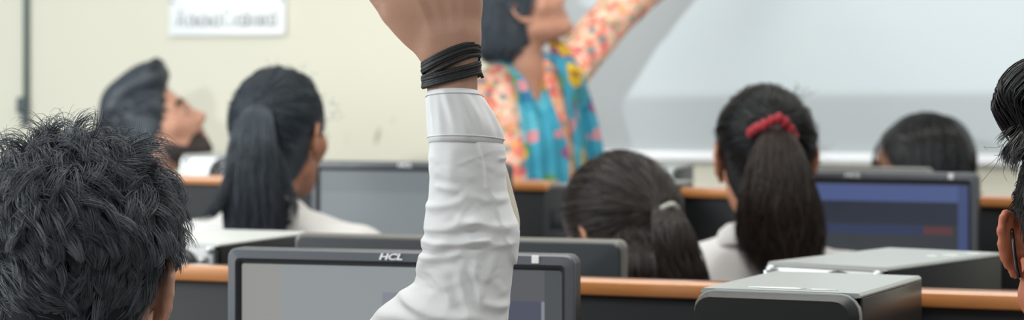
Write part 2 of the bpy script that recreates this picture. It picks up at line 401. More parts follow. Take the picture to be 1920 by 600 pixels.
def hand_prims(w, f, n, l, s=1.0, curl=(.15, .25, .3, .35), thumb=1.0, joints=(.6, 1, .7)):
    """right/left hand: w wrist, f along the fingers, n out of the back of the hand, l towards the thumb"""
    w, f, n, l = (np.array(v, float) for v in (w, f, n, l)); f /= np.linalg.norm(f); n = n - f * (n @ f); n /= np.linalg.norm(n); l = l - f * (l @ f) - n * (l @ n); l /= np.linalg.norm(l)
    P = []; lat = (.029, .0095, -.0105, -.0285); al = (.094, .098, .092, .083); base = (.016, .006, -.005, -.014)
    seg = ((.044, .026, .021), (.048, .030, .022), (.044, .028, .022), (.034, .021, .019)); rad = (.0094, .0096, .0092, .0082)
    P += [ell(w + s * (.055 * f - .002 * n), s * np.array([.040, .016, .05]), R=np.stack([l, n, f], 1), k=.012)]
    for i in range(4):
        b = w + s * (.008 * f + base[i] * l); kn = w + s * (al[i] * f + lat[i] * l + .002 * n)
        P.append(cap(b, kn, s * .0125, s * .0108, k=.014))
        P.append(cap(b + s * (.012 * f + 0.0134 * n), kn + s * .0108 * n, s * .0028, s * .0032, k=.005))     # tendon
        P.append(ell(kn + s * .003 * n, s * np.array([.0105] * 3), k=.008))
        d = f + .09 * lat[i] / .03 * l; d /= np.linalg.norm(d); p = kn; a = 0
        for q in range(3):
            a += curl[i] * joints[q]; dd = d * math.cos(a) - n * math.sin(a); e = p + s * seg[i][q] * dd
            P.append(cap(p, e, s * (rad[i] - .0006 * q), s * (rad[i] - .0006 * (q + 1)), k=.003)); p = e
    t = [(.010, .020, -.004), (.052, .050, -.012), (.088, .070, -.016), (.116, .078, -.022)]; tr = (.0165, .0135, .0108, .0085)
    tp = [w + s * (a * f + b * l * thumb + c * n) for a, b, c in t]
    P += [cap(tp[i], tp[i + 1], s * tr[i], s * tr[i + 1], k=.012 if i == 0 else .004) for i in range(3)]
    P += [ell(w + s * (.045 * f + .03 * l - .008 * n), s * np.array([.02, .013, .03]), R=np.stack([l, n, f], 1), k=.016),
          ell(w + s * (.070 * f + .042 * l - .006 * n), s * np.array([.016, .010, .034]), R=np.stack([l, n, f], 1), k=.014)]
    return P
def forearm_prims(e, w, l, s=1.0, re=.034, la=.008):
    e, w, l = (np.array(v, float) for v in (e, w, l)); l = l / np.linalg.norm(l)
    return [cap(e + la * l, w + la * s * l, re * s, .0172 * s, k=.02), cap(e - la * l, w - la * s * l, re * s, .0170 * s, k=.02)]

class Person: pass
def person(label, hp, d, byaw, hyaw, hpitch=0., hroll=0., hs=1.0, fem=False, lean=.03, skin_m='skin_girl', seat=True, sh=(.165, .225),
           arms=None, hres=.0034, shirt_m='shirt_b', skip=(), hands=True, extra_hand=None, neck_r=None, group=None, name='person', ear=(.45, 1.0, 0.), nby=-.055, drop=(0, 0)):
    p = Person(); Hw = W(hp[0], hp[1], d); B = Rz(byaw); fw = B @ np.array([0, 1., 0])
    root = Hw - fw * (.03 + lean); root[2] = 0; p.root = root; p.loc = lambda q: B.T @ (np.asarray(q, float) - root); p.B = B
    p.R = Rz(hyaw - byaw) @ Rx(hpitch) @ Ry(hroll); p.Hc = p.loc(Hw); p.hs = hs
    p.M = np.eye(4); p.M[:3, :3] = p.R * hs; p.M[:3, 3] = p.Hc
    p.down = (p.R.T @ np.array([0, 0, -1.]))
    hz = p.Hc[2]; ly = .03 + lean; w2 = sh[0]; zs = hz - sh[1]; zp = .56 if seat else .9
    NB = np.array([p.Hc[0] * .5, ly + nby, zs + .05]); p.NB = NB; p.zs = zs
    up = p.R @ (hs * np.array([0, -.022, -.05])) + p.Hc; nr = neck_r or (.045 if fem else .054)
    neck = [cap(up, NB, nr * .98, nr * 1.08, k=.03), cap(NB + (0, 0, .005), NB + (0, 0.005, -.07), nr * 1.1, nr * 1.25, k=.03)]
    if arms is None:
        arms = [((s * (w2 + .045), ly + .02, zs - .27), (s * .15, ly + .24, .79)) for s in (-1, 1)]
    torso = [ell((0, ly * .7 - .01, zs - .14), (w2 * .92, .095, .19), k=.05), ell((0, ly * .3, (zs + zp) / 2 - .06), (w2 * .8, .09, .19), k=.06),
             ell((0, 0, zp), (w2 * .98, .115, .13), k=.06)]
    limbs = []; p.limb_of = {-1: set(), 1: set()}; p.sh = []; p.el = []; p.wr = []
    for s, (e, w) in zip((-1, 1), arms):
        S = np.array([s * w2, ly - .03, zs - .01 - drop[(s + 1) // 2]]); e = np.array(e, float); w = np.array(w, float)
        p.sh.append(S); p.el.append(e); p.wr.append(w)
        limbs += [cap(NB + (s * .03, -.005, -.005 - max(0, drop[(s + 1) // 2])), S + (0, 0, .0), .036, .046, k=.05), cap(S, e, .046, .026 if s in skip else .036, k=.03)]
        fa = forearm_prims(e, w, np.cross(w - e, (0, 1, 0.2)), re=.022 if s in skip else .034, la=.003 if s in skip else .008); limbs += fa; p.limb_of[s] = {id(q) for q in fa} | {id(limbs[-3])}
    hip = []; shoes = []
    for s in (-1, 1):
        if seat: pts = [(s * .085, 0, .54), (s * .10, .40, .53), (s * .10, .41, .09)]
        else: pts = [(s * .085, 0, .88), (s * .085, .01, .48), (s * .085, -.02, .09)]
        hip += [cap(pts[0], pts[1], .078, .056, k=.03), cap(pts[1], pts[2], .056, .036, k=.02)]
        shoes += [cap(np.array(pts[2]) + (0, -.02, -.045), np.array(pts[2]) + (0, .15, -.052), .042, .036, k=.03)]
    p.torso, p.limbs, p.hip, p.neck = torso, limbs, hip, neck
    mb = MB()
    V, Q = sdf_mesh(torso + limbs + hip + shoes + neck, .011); mb.add(V, Q)
    hp_ = head_prims(fem, ear); inv = lambda v: (p.R.T @ (np.asarray(v) - p.Hc)) / hs
    nk = [('c', inv(q[1]), inv(q[2]), q[3] / hs, q[4] / hs, .03, '+') for q in neck]
    V, Q = sdf_mesh(hp_ + nk, hres); C = V[Q].mean(1)
    lip = (np.abs(C[:, 0]) < .023) & (C[:, 1] > .083) & (C[:, 2] < -.0505) & (C[:, 2] > -.0725) & (np.abs(C[:, 0]) / .024 + np.abs(C[:, 2] + .0615) / .015 < 1.1)
    br = (C[:, 1] > .05) & (np.abs(C[:, 0]) > .014) & (np.abs(C[:, 0]) < .052) & (np.abs(C[:, 2] - .031 + .1 * (np.abs(C[:, 0]) - .03)) < .0055)
    VV = V * hs @ p.R.T + p.Hc; n0 = mb.n
    mb.add(VV, Q[~lip & ~br]); mb.f.append((Q[lip] + n0, 1)); mb.f.append((Q[br] + n0, 2))
    if hands:
        for i, s in enumerate((-1, 1)):
            if extra_hand and i in extra_hand: pr = extra_hand[i]; hh = .0019
            else:
                fd = np.array([0, .97, -.12]); pr = hand_prims(p.wr[i], fd, (0, .1, 1), (-s, 0, 0), .92, curl=(.35, .4, .4, .45)) ; hh = .0034
                pr += [cap(p.wr[i] + .02 * (p.el[i] - p.wr[i]) / .2, p.wr[i], .021, .02, k=.02)]
            V, Q = sdf_mesh(pr, hh); mb.add(V, Q)
    o = mb.build(name, [M[skin_m], M['lips'], M['brow']]); o.location = root; o.rotation_euler = (0, 0, byaw)
    tag(o, label, 'person', group); p.o = o
    for s in (-1, 1):
        b = bmesh.new(); bmesh.ops.create_uvsphere(b, u_segments=16, v_segments=12, radius=.0115)
        e = MB(); b.faces.ensure_lookup_table()
        c = np.array([s * .031, .0795, .004]); V = np.array([v.co[:] for v in b.verts]); V = V[:, [0, 2, 1]] * [1, 1, 1]
        fs = [[v.index for v in f.verts][::-1] for f in b.faces]; ir = [f for f in fs if V[f].mean(0)[1] > .0098]; wh = [f for f in fs if V[f].mean(0)[1] <= .0098]
        VW = (V + c) * hs @ p.R.T + p.Hc; e.add(VW, wh); e.f += [(np.array([f for f in ir if len(f) == k]), 1) for k in (3, 4) if any(len(f) == k for f in ir)]
        b.free(); e.build('eye', [M['eye'], M['iris']], o)
    # clothes
    if shirt_m:
        pr = inflate(torso, .012) + [('c', q[1], q[2], q[3] + .014, q[4] + .014, q[5], q[6]) for q in limbs if not any(id(q) in p.limb_of[s_] for s_ in skip)]
        def post(D, P):
            D = np.maximum(D, (zp - .06) - P[..., 2])
            nd = np.linalg.norm((P - NB - (0, 0.012, .01))[..., :2], axis=-1) - nr * 1.02
            D = np.maximum(D, -np.maximum(nd, NB[2] - .035 - P[..., 2]))
            for w, e in zip(p.wr, p.el):
                dd = (w - e) / np.linalg.norm(w - e); D = np.maximum(D, np.where(np.linalg.norm(P - w, axis=-1) < .12, (P - w) @ dd + .015, -1))
            return D
        p.shirt_prims, p.shirt_post = pr, post
        mb = MB(); V, Q = sdf_mesh(pr, .009, post)
        V = V + .0022 * np.sin(V @ np.array([40, 23, 61.]))[:, None] * np.array([.5, 1, .2]) + .0015 * np.sin(V @ np.array([-60, 80, 35.]))[:, None]
        mb.add(V, Q); p.shirt_mb = mb
    if seat is not None:
        mb = MB(); V, Q = sdf_mesh(inflate(hip, .014) + [ell((0, 0, zp), (w2 * .98 + .006, .125, .13), k=.05)], .011, lambda D, P: np.maximum(D, .09 - P[..., 2]) if True else D); mb.add(V, Q); mb.build('trousers', M['trousers'], o)
        for q in shoes: mb = MB(); V, Q = sdf_mesh([('c', q[1], q[2], q[3] + .006, q[4] + .006, q[5], q[6])], .008, lambda D, P: np.maximum(D, .002 - P[..., 2])); mb.add(V, Q); mb.build('shoe', M['shoe'], o)
    return p
def collar(p, r=.062, h=.036, m='shirt_b', tilt=.25, lapel=.02, back=None):
    """turned-down shirt collar, open at the throat"""
    mb = MB(); n = 40; th = np.linspace(-math.pi * .88, math.pi * .88, n)    # 0 = back of neck
    prof = [(0, -.012), (-.002, h), (.004, h + .005), (.012, h - .004), (.022, .002), (.02, -.002), (.008, h - .014), (.006, -.012)]
    V = []
    for t in th:
        s, c = math.sin(t), -math.cos(t); f = abs(t) / math.pi; row = []
        for dr, z in prof:
            rr = r + dr + (lapel * f * f if dr > .01 else 0); zz = z - (.02 * f ** 3 if dr > .01 else 0)
            row.append(p.NB + (0, .008, .006) + np.array([rr * s, rr * c * 1.02, zz + tilt * rr * (-c) - .0]))
        V.append(row)
    mb.grid(np.array(V), wrap=True, cap=True); return mb.build('collar', M[m], p.shirt)

# ---- hair
HL_F = ((-.13, -.08, -.05, -.02, .02, .05, .09, .115, .14), (-.03, -.025, -.02, -.008, .034, .058, .080, .2, .2))
HL_M = ((-.13, -.07, -.03, .0, .03, .06, .085, .105, .14), (-.055, -.05, -.03, .022, .045, .062, .074, .2, .2))
def region(P, hl): return np.interp(P[..., 2], *hl) - P[..., 1]
def scalp(n, hl, zb, o=.006):
    u = rng.normal(size=(n * 5, 3)); u /= np.linalg.norm(u, axis=1, keepdims=True); P = HCN + u * (HRD + o)
    k = (region(P, hl) > 0) & (P[:, 2] > zb); ear = (np.abs(P[:, 0]) > .06) & (np.abs(P[:, 1] + .008) < .02) & (P[:, 2] < .028) & (P[:, 2] > -.05)
    return u[k & ~ear][:n]
def hair_cap(mb, o, hl, zb, h=.0045, extra=(), earcut=True, nape=.0, mi=0, M4=None):
    pr = [ell(HCN, HRD + o, k=.01), ell((0, -.04, -.03), (.058 + o * .6, .05 + o * .5, .07), k=.03)] + list(extra)
    def post(D, P):
        D = np.maximum(D, -region(P, hl)); D = np.maximum(D, zb - P[..., 2])
        if earcut:
            for s in (-1, 1):
                q = (P - np.array([s * .085, -.006, -.003])) / np.array([.028, .020, .034]); k = np.linalg.norm(q, axis=-1)
                D = np.maximum(D, (1 - k) * .022)
        return D
    V, Q = sdf_mesh(pr, h, post); mb.add(V, Q, mi, M4)
def gather(mb, p, tie, n, o=.013, hl=HL_F, zb=-.09, r=.001, K=14, lift=.004, mi=0, low=0):
    """hair combed over the skull and gathered at a tie point (head frame)"""
    u0 = scalp(n, hl, zb); n = len(u0); tie = np.asarray(tie, float); v1 = (tie - HCN) / (HRD + o); L1 = np.linalg.norm(v1); u1 = v1 / L1
    om = np.arccos(np.clip(u0 @ u1, -1, 1))[:, None]; t = np.linspace(0, 1, K)[None]
    so = np.sin(om) + 1e-6; a = np.sin((1 - t) * om) / so; b = np.sin(t * om) / so
    U = a[..., None] * u0[:, None] + b[..., None] * u1
    wv = rng.normal(size=(n, 1, 3)) * .03; U = U + wv * np.sin(t * math.pi)[..., None]
    off = o * .5 + (o * .6) * np.minimum(t * 4, 1) + lift * rng.random((n, 1)) * np.sin(t * math.pi) + .0
    S = HCN + U * (HRD + off[..., None]) ; S = S * (1 - t[..., None] ** 6) + t[..., None] ** 6 * (tie + rng.normal(size=(n, 1, 3)) * .006)
    S = S * p.hs @ p.R.T + p.Hc; strand_mesh(S, r * np.interp(np.linspace(0, 1, K), [0, .2, 1], [.5, 1, .9]), mb, mi)
def short_hair(mb, p, n, length, hl=HL_M, zb=-.085, whorl=(.1, -.62, .78), lift=.75, r=.00055, K=7, clumps=380, jit=.4, curl=.5, taper_z=(-.08, .03), own=.14, grav=.25, o=.008, mi=0, bias=(0, 0, 0), pull=.62, floor=.35):
    u = scalp(n, hl, zb); n = len(u); Pp = HCN + u * (HRD + o)
    cu = scalp(clumps, hl, zb); cid = np.argmax(u @ cu.T, 1)
    N = u / HRD; N /= np.linalg.norm(N, axis=1, keepdims=True)
    w = np.array(whorl); w /= np.linalg.norm(w); fl = u - w; fl -= N * (fl * N).sum(1, keepdims=True); fl /= np.linalg.norm(fl, axis=1, keepdims=True) + .15
    sw = np.cross(N, fl); cj = rng.normal(size=(clumps, 3)) * jit; lenf = np.interp(u[:, 2] * HRD[2] + HCN[2], taper_z, (floor, 1)) * rng.uniform(.7, 1.15, clumps)[cid] * rng.uniform(.75, 1.1, n)
    d0 = fl + .35 * sw + N * lift + cj[cid] + rng.normal(size=(n, 3)) * own + np.array(bias); d0 /= np.linalg.norm(d0, axis=1, keepdims=True)
    cdir = rng.normal(size=(clumps, 3))[cid]; pts = [Pp]; d = d0; P = Pp; st = (length * lenf / (K - 1))[:, None]; dn = p.down
    for k in range(K - 1):
        t = k / (K - 2); d = d + np.cross(d, cdir) * curl * .35 + dn * grav * t - N * .22 * t; d = d / np.linalg.norm(d, axis=1, keepdims=True); P = P + d * st
        q = (P - HCN) / (HRD + o); l = np.linalg.norm(q, axis=1, keepdims=True); P = np.where(l < 1.0, HCN + q / l * (HRD + o), P); pts.append(P)
    S = np.stack(pts, 1); ctip = np.array([S[cid == i].mean(0) if np.any(cid == i) else np.zeros((K, 3)) for i in range(clumps)])
    tt = np.linspace(0, 1, K)[None, :, None]; S = S * (1 - pull * tt) + pull * tt * ctip[cid]
    S = S * p.hs @ p.R.T + p.Hc; strand_mesh(S, r * np.interp(np.linspace(0, 1, K), [0, .5, 1], [1, .95, .15]), mb, mi)
def hp2l(p, q): return np.asarray(q, float) * p.hs @ p.R.T + p.Hc
def wisps(mb, p, n, center, spread, length, dirn, r=.0004, K=10, curl=.8, mi=0):
    """stray single hairs"""
    c = hp2l(p, center) + np.clip(rng.normal(size=(n, 3)), -1.2, 1.2) * np.asarray(spread); d = np.asarray(dirn, float) + rng.normal(size=(n, 3)) * .35; d /= np.linalg.norm(d, axis=1, keepdims=True)
    ax = rng.normal(size=(n, 3)); pts = [c]; st = length * rng.uniform(.5, 1.1, (n, 1)) / K; P = c
    for k in range(K - 1): d = d + np.cross(d, ax) * curl / K + np.array([0, 0, -.06]); d = d / np.linalg.norm(d, axis=1, keepdims=True); P = P + d * st; pts.append(P)
    strand_mesh(np.stack(pts, 1), r, mb, mi)
def spectacles(p, eyes=True):
    g = MB(); T = lambda q: hp2l(p, q)
    for s in (-1, 1):
        th = np.linspace(0, 2 * math.pi, 28)[:-1]
        ring = [T((s * .033 + .023 * abs(math.cos(t)) ** .7 * np.sign(math.cos(t)), .104 - .004 * math.cos(t) * s, .002 + .016 * abs(math.sin(t)) ** .7 * np.sign(math.sin(t)))) for t in th]
        g.tube(ring, .0016, 6, closed=True)
        g.tube(spline([T((s * .056, .100, .010)), T((s * .077, .085, .011)), T((s * .083, .03, .013)), T((s * .083, -.008, .016)), T((s * .0835, -.024, .008)), T((s * .0815, -.032, -.018)), T((s * .079, -.035, -.03))], 24), .0019, 7)
    g.tube(spline([T((-.011, .104, .005)), T((0, .108, .009)), T((.011, .104, .005))], 8), .0016, 6)
    f = g.build('spectacles', M['glass_frame'], p.o)
    for s in (-1, 1):
        l = MB(); th = np.linspace(0, 2 * math.pi, 25)[:-1]; V = []
        for dy in (0, .0015): V.append([T((s * .033 + .022 * abs(math.cos(t)) ** .7 * np.sign(math.cos(t)), .1035 + dy - .004 * math.cos(t) * s, .002 + .0152 * abs(math.sin(t)) ** .7 * np.sign(math.sin(t)))) for t in th])
        l.grid(np.array(V), wrap=True, cap=True); l.build('lens', M['lens'], f)
    return f
# ------------------------------------------------------------------ the room
TH = math.radians(22.3); WD = 6.6
fl = MB().box((0, 3.2, -.05), (9, 9.5, .1)).build('floor', M['floor'], smooth=False); tag(fl, 'grey tiled classroom floor', 'floor', kind='structure')
wall = MB().box((0, .06, 1.6), (7.4, .12, 3.2)).build('wall_front', M['wall'], smooth=False)
wall.location = (0, WD, 0); wall.rotation_euler = (0, 0, -TH); tag(wall, 'cream painted front wall behind the teacher', 'wall', kind='structure')
def wl(px, py):
    d = WD / (1 + math.tan(TH) * (px - 960) / F); return (px - 960) * d / F / math.cos(TH), HC - (py - HY) * d / F
def scuff(px, py, w, h, ang, strength):
    """a dark rubbed mark on the wall paint"""
    nt = M['wall'].node_tree; N = nt.nodes; p = N['Principled BSDF']; x, z = wl(px, py)
    old = p.inputs['Base Color'].links[0].from_socket
    tc = N.new('ShaderNodeTexCoord'); a = N.new('ShaderNodeVectorMath'); a.operation = 'SUBTRACT'; a.inputs[1].default_value = (x, 0, z)
    mp = N.new('ShaderNodeMapping'); mp.inputs['Rotation'].default_value = (0, ang, 0)
    mp2 = N.new('ShaderNodeMapping'); mp2.inputs['Scale'].default_value = (1 / w, 0, 1 / h)
    ln = N.new('ShaderNodeVectorMath'); ln.operation = 'LENGTH'; mr = N.new('ShaderNodeMapRange')
    mr.inputs['From Min'].default_value = 1; mr.inputs['From Max'].default_value = .3; mr.inputs['To Max'].default_value = strength
    mx = N.new('ShaderNodeMix'); mx.data_type = 'RGBA'; mx.inputs['B'].default_value = lin((140, 132, 112))
    nt.links.new(tc.outputs['Object'], a.inputs[0]); nt.links.new(a.outputs[0], mp.inputs[0]); nt.links.new(mp.outputs[0], mp2.inputs[0]); nt.links.new(mp2.outputs[0], ln.inputs[0])
    nt.links.new(ln.outputs['Value'], mr.inputs['Value']); nt.links.new(mr.outputs[0], mx.inputs['Factor']); nt.links.new(old, mx.inputs['A']); nt.links.new(mx.outputs['Result'], p.inputs['Base Color'])
scuff(708, 255, .009, .032, -.3, .75); scuff(737, 225, .008, .008, 0, .4); scuff(650, 258, .004, .03, 0, .2)

def wall_thing(name, px, py, label, cat):
    x, z = wl(px, py); o = empty(name, wall.matrix_basis @ Vector((x, 0, z)), -TH); return tag(o, label, cat), x, z
# whiteboard
wb, bx, bz = wall_thing('whiteboard', 1500, 300, 'large whiteboard with white aluminium frame on the front wall, lit by a projector', 'whiteboard')
x0 = wl(1000, 0)[0] - bx; x1 = 2.15 - bx; z0, z1 = -.005, 1.22
MB().box(((x0 + x1) / 2, -.012, (z0 + z1) / 2), (x1 - x0 - .02, .018, z1 - z0 - .02)).build('surface', M['board'], wb, smooth=False)
for c, s in ((((x0 + x1) / 2, -.02, z0 + .012), (x1 - x0, .034, .026)), (((x0 + x1) / 2, -.02, z1), (x1 - x0, .034, .026)), ((x0, -.02, (z0 + z1) / 2), (.026, .034, z1 - z0 + .02)), ((x1, -.02, (z0 + z1) / 2), (.026, .034, z1 - z0 + .02))):
    MB().box(c, s, .004).build('frame_rail', M['board_frame'], wb, angle=40)
# sign
sg, sx, sz = wall_thing('wall_sign', 429, 66, 'small white sign with blurred grey lettering high on the cream wall', 'sign')
sw = wl(537, 60)[0] - wl(321, 60)[0]; shh = .112
MB().box((0, -.008, shh / 2), (sw, .014, shh), .003).build('panel', M['sign'], sg, angle=40)
MB().box((0, -.0165, .008), (sw, .004, .016), .0015).build('frame_strip', M['board_frame'], sg, angle=40)
for i in (-1, 1): MB().lathe([(0.0001, 0), (.006, 0), (.006, .003), (.003, .005), (.0001, .005)], 14, M=Matrix.Translation((i * (sw / 2 - .009), -.015, shh - .014)) @ Matrix.Rotation(math.pi / 2, 4, 'X')).build('screw', M['screw'], sg)
mb = MB(); u = sw / 217     # metres per photo pixel on the sign
def st(x, a, b, w=2.6): mb.box(((x - 429 + 0) * u, -.016, ((66 - (a + b) / 2)) * u), (w * u, .002, abs(b - a) * u))
def arc(x, y, rx, ry, t0, t1): mb.tube([((x - 429 + rx * math.cos(t)) * u, -.016, (66 - y - ry * math.sin(t)) * u) for t in np.linspace(t0, t1, 12)], 1.35 * u, 6)
P2 = math.pi
mb.tube([((336 - 429) * u, -.016, (66 - 52) * u), ((343 - 429) * u, -.016, (66 - 22) * u), ((351 - 429) * u, -.016, (66 - 52) * u)], 1.4 * u, 6); st(343, 41, 43.5, 9)
for x in (362, 386, 411): arc(x, 42, 5.5, 9.5, 0, 2 * P2)
for x in (371, 395): st(x, 33, 52); arc(x + 4, 38, 4, 5, 0, P2); st(x + 8, 38, 52)
st(417, 33, 52); arc(432, 38, 7.5, 14, .7, 5.6); st(444, 33, 52)
for x in (454, 463, 488, 506): arc(x, 42, 4.5, 9.5, 0, 2 * P2); st(x + 5, 33, 52)
st(471, 22, 52); st(479, 33, 52); st(497, 33, 52); arc(516, 42, 5, 9.5, 0, 2 * P2); st(521.5, 22, 52)
mb.build('lettering', M['sign_ink'], sg)
# conduit
cd, cx, cz = wall_thing('wall_conduit', 53, 205, 'thin dark teal conduit pipe running up the cream wall at far left', 'pipe')
MB().tube([(0, -.012, 1.7), (0, -.012, .5), (0, -.012, -.02)], .0085, 12).build('pipe', M['pipe'], cd)
MB().box((-.008, -.016, .012), (.03, .032, .05), .006).box((0, -.016, -.03), (.018, .024, .04), .004).build('junction_box', M['pipe_box'], cd, angle=40)
for z in (.35, .9, 1.5): MB().box((0, -.012, z), (.034, .012, .012), .003).build('pipe_clip', M['pipe_box'], cd, angle=40)

# ------------------------------------------------------------------ desks
def desk(A, B, z, ex0, ex1, label, group='rows of computer desks', seam=None, front=.6, back=.6, dx0=0.):
    A, B = np.array(A), np.array(B); v = B - A; L = np.linalg.norm(v); rz = math.atan2(v[1], v[0])
    o = empty('computer_desk', (A[0], A[1], 0), rz); tag(o, label, 'desk', group)
    cuts = [-ex0] + ([seam] if seam else []) + [L + ex1]
    for a, b in zip(cuts[:-1], cuts[1:]):
        MB().box(((a + b) / 2, .034, z - .010), (b - a - .0015, .068, .020), .0035).build('edge_cap', M['wood'], o, angle=50)
    MB().box(((L + ex1 - ex0) / 2, .034, (z - .02) / 2 + .04), (L + ex0 + ex1, .04, z - .10), .002).build('partition', M['black_panel'], o, angle=40)
    for y0, y1 in ((-front, .014), (.054, .054 + back)):
        MB().box(((L + ex1 - ex0 - dx0) / 2, (y0 + y1) / 2, .735), (L + ex0 + ex1 + dx0, y1 - y0, .03), .004).build('desktop', M['desk_top'], o, angle=40)
    for x in (-ex0 + .02, L / 2 + (ex1 - ex0) / 2, L + ex1 - .02):
        MB().box((x, .034, .36), (.03, min(front, back) * 1.7, .72), .003).build('support_panel', M['black_panel'], o, angle=40)
    return o
def railpt(px, py, h): d = h * F / (py - HY); return ((px - 960) * d / F, d)
Z1 = HC - .264
desk(railpt(343, 500.5, .264), railpt(1920, 553.5, .264), Z1, 1.0, .8, 'nearest black computer desk partition with wood cap, behind the raised arm', seam=.79 - .0, front=.62, back=.55)
Z2 = HC - .22
desk(railpt(385, 329.5, .22), railpt(1030, 340.5, .22), Z2, 1.1, 0.0, 'far black desk partition with wood cap in front of the teacher', front=.5, back=.28)
desk(railpt(1274, 351, .22), railpt(1920, 370.5, .22), Z2, 0.0, .5, 'far right black desk partition with wood cap, below the whiteboard', front=.33, back=.56, dx0=.46)

# ------------------------------------------------------------------ computers
def rrect(x0, x1, z0, z1, r, y, n=5):
    out = []
    for cx_, cz_, a in ((x1 - r, z1 - r, 0), (x0 + r, z1 - r, P2 / 2), (x0 + r, z0 + r, P2), (x1 - r, z0 + r, 1.5 * P2)):
        for t in np.linspace(0, P2 / 2, n): out.append((cx_ + r * math.cos(a + t), y, cz_ + r * math.sin(a + t)))
    return out
def text_mesh(s, size, shear=.25, bold=.03, stretch=1.5):
    c = bpy.data.curves.new('t', 'FONT'); c.body = s; c.size = size; c.shear = shear; c.offset = bold * size; c.extrude = .0006; c.align_x = 'CENTER'; c.align_y = 'CENTER'
    o = bpy.data.objects.new('t', c); COL.objects.link(o); bpy.context.view_layer.update()
    me = o.evaluated_get(bpy.context.evaluated_depsgraph_get()).to_mesh()
    V = np.array([v.co[:] for v in me.vertices]); fs = [list(p.vertices) for p in me.polygons]
    bpy.data.objects.remove(o); bpy.data.curves.remove(c)
    V = V[:, [0, 2, 1]] * [stretch, -1, 1]; return V, fs
def screen_mat(name, kind):
    m = bpy.data.materials.new(name); m.use_nodes = True; nt = m.node_tree; N = nt.nodes; p = N['Principled BSDF']
    p.inputs['Roughness'].default_value = .38; p.inputs['Specular IOR Level'].default_value = .5
    p.inputs['Base Color'].default_value = lin((20, 22, 26))
    tc = N.new('ShaderNodeTexCoord'); sp = N.new('ShaderNodeSeparateXYZ'); nt.links.new(tc.outputs['Generated'], sp.inputs[0])
    cur = None
    def setc(c):
        n = N.new('ShaderNodeRGB'); n.outputs[0].default_value = lin(c); return n.outputs[0]
    def rect(cur, x0, x1, z0, z1, c):
        f = None
        for s, op, v in ((0, 'GREATER_THAN', x0), (0, 'LESS_THAN', x1), (2, 'GREATER_THAN', z0), (2, 'LESS_THAN', z1)):
            n = N.new('ShaderNodeMath'); n.operation = op; n.inputs[1].default_value = v; nt.links.new(sp.outputs[s], n.inputs[0])
            if f is None: f = n.outputs[0]
            else:
                k = N.new('ShaderNodeMath'); k.operation = 'MULTIPLY'; nt.links.new(f, k.inputs[0]); nt.links.new(n.outputs[0], k.inputs[1]); f = k.outputs[0]
        mx = N.new('ShaderNodeMix'); mx.data_type = 'RGBA'; nt.links.new(f, mx.inputs['Factor']); nt.links.new(cur, mx.inputs['A']); mx.inputs['B'].default_value = lin(c); return mx.outputs['Result']
    if kind == 'blue':
        cur = setc((54, 58, 62)); cur = rect(cur, 0, 1, .89, .985, (76, 90, 134)); cur = rect(cur, 0, .955, .76, .89, (44, 49, 60)); cur = rect(cur, 0, .80, .70, .755, (48, 57, 86)); cur = rect(cur, .80, .93, .706, .748, (92, 56, 60)); cur = rect(cur, .955, 1, 0, .985, (64, 76, 116)); cur = rect(cur, 0, .8, .0, .62, (56, 59, 62))
    elif kind == 'grey': cur = setc((126, 134, 138)); cur = rect(cur, 0, 1, .86, 1, (118, 126, 130))
    else:
        cur = setc((140, 145, 147)); cur = rect(cur, 0, .13, 0, 1, (144, 144, 142)); cur = rect(cur, .45, .95, 0, .90, (128, 131, 141)); cur = rect(cur, .95, 1, 0, 1, (70, 74, 75)); cur = rect(cur, .80, .94, 0, .88, (72, 75, 92)); cur = rect(cur, .80, .95, .88, 1, (84, 86, 90))  # darker right-hand blocks paint a reflection into the screen
    nt.links.new(cur, p.inputs['Emission Color']); p.inputs['Emission Strength'].default_value = 1.0
    return m
def monitor(TL, TR, ztop, label, kind, H=.36, group='monitors facing the camera'):
    """front corners of the top edge given as ground points; stands on a desk at z = .75"""
    A, B = np.array(TL[:2]), np.array(TR[:2]); v = B - A; Wd = np.linalg.norm(v); rz = math.atan2(v[1], v[0]); c = (A + B) / 2
    o = empty('monitor', (c[0], c[1], .75), rz); tag(o, label, 'monitor', group)
    zt = ztop - .75; zb = zt - H; x = Wd / 2; r = .012
    MB().grid(np.array([rrect(-x, x, zb, zt, r, .004), rrect(-x, x, zb, zt, r, .026), rrect(-x + .03, x - .03, zb + .03, zt - .02, r, .042), rrect(-x + .1, x - .1, zb + .07, zt - .06, r, .06)]), wrap=True, cap=True).build('housing', M['bezel_back'], o, angle=30)
    MB().grid(np.array([rrect(-x, x, zb, zt, r, .006), rrect(-x, x, zb, zt, r, .001), rrect(-x + .0025, x - .0025, zb + .0025, zt - .0025, r - .002, -.002), rrect(-x + .0115, x - .0115, zb + .0115, zt - .0125, .006, -.004)]), wrap=True).build('bezel', M['bezel'], o, angle=25)
    MB().grid(np.array([rrect(-x + .0115, x - .0115, zb + .0115, zt - .0125, .006, -.004), rrect(-x + .0145, x - .0145, zb + .0145, zt - .0165, .004, -.0035), rrect(-x + .018, x - .018, zb + .018, zt - .020, .003, .0035)]), wrap=True).build('bezel_step', M['bezel_edge'], o, angle=25)
    MB().box((0, .0045, (zt + zb) / 2), (Wd - .036, .003, H - .038)).build('screen', screen_mat('screen_' + kind, kind), o, smooth=False)
    V, fs = text_mesh('HCL', .0105); MB().add(V + [-.008, -.0042, zt - .0072], fs).build('brand_logo', M['logo'], o, smooth=False)
    MB().box((x * .785, -.0038, zt - .0062), (.009, .0012, .0095), .0004).build('sticker', M['sticker'], o, smooth=False)
    MB().box((0, .045, zb / 2 + .03), (.07, .025, zb + .14), .006).build('stand', M['bezel'], o, angle=40)
    MB().lathe([(.0001, 0), (.1, 0), (.1, .006), (.09, .012), (.0001, .014)], 32, M=Matrix.Translation((0, .05, .0))).build('base', M['bezel'], o, angle=40)
    return o
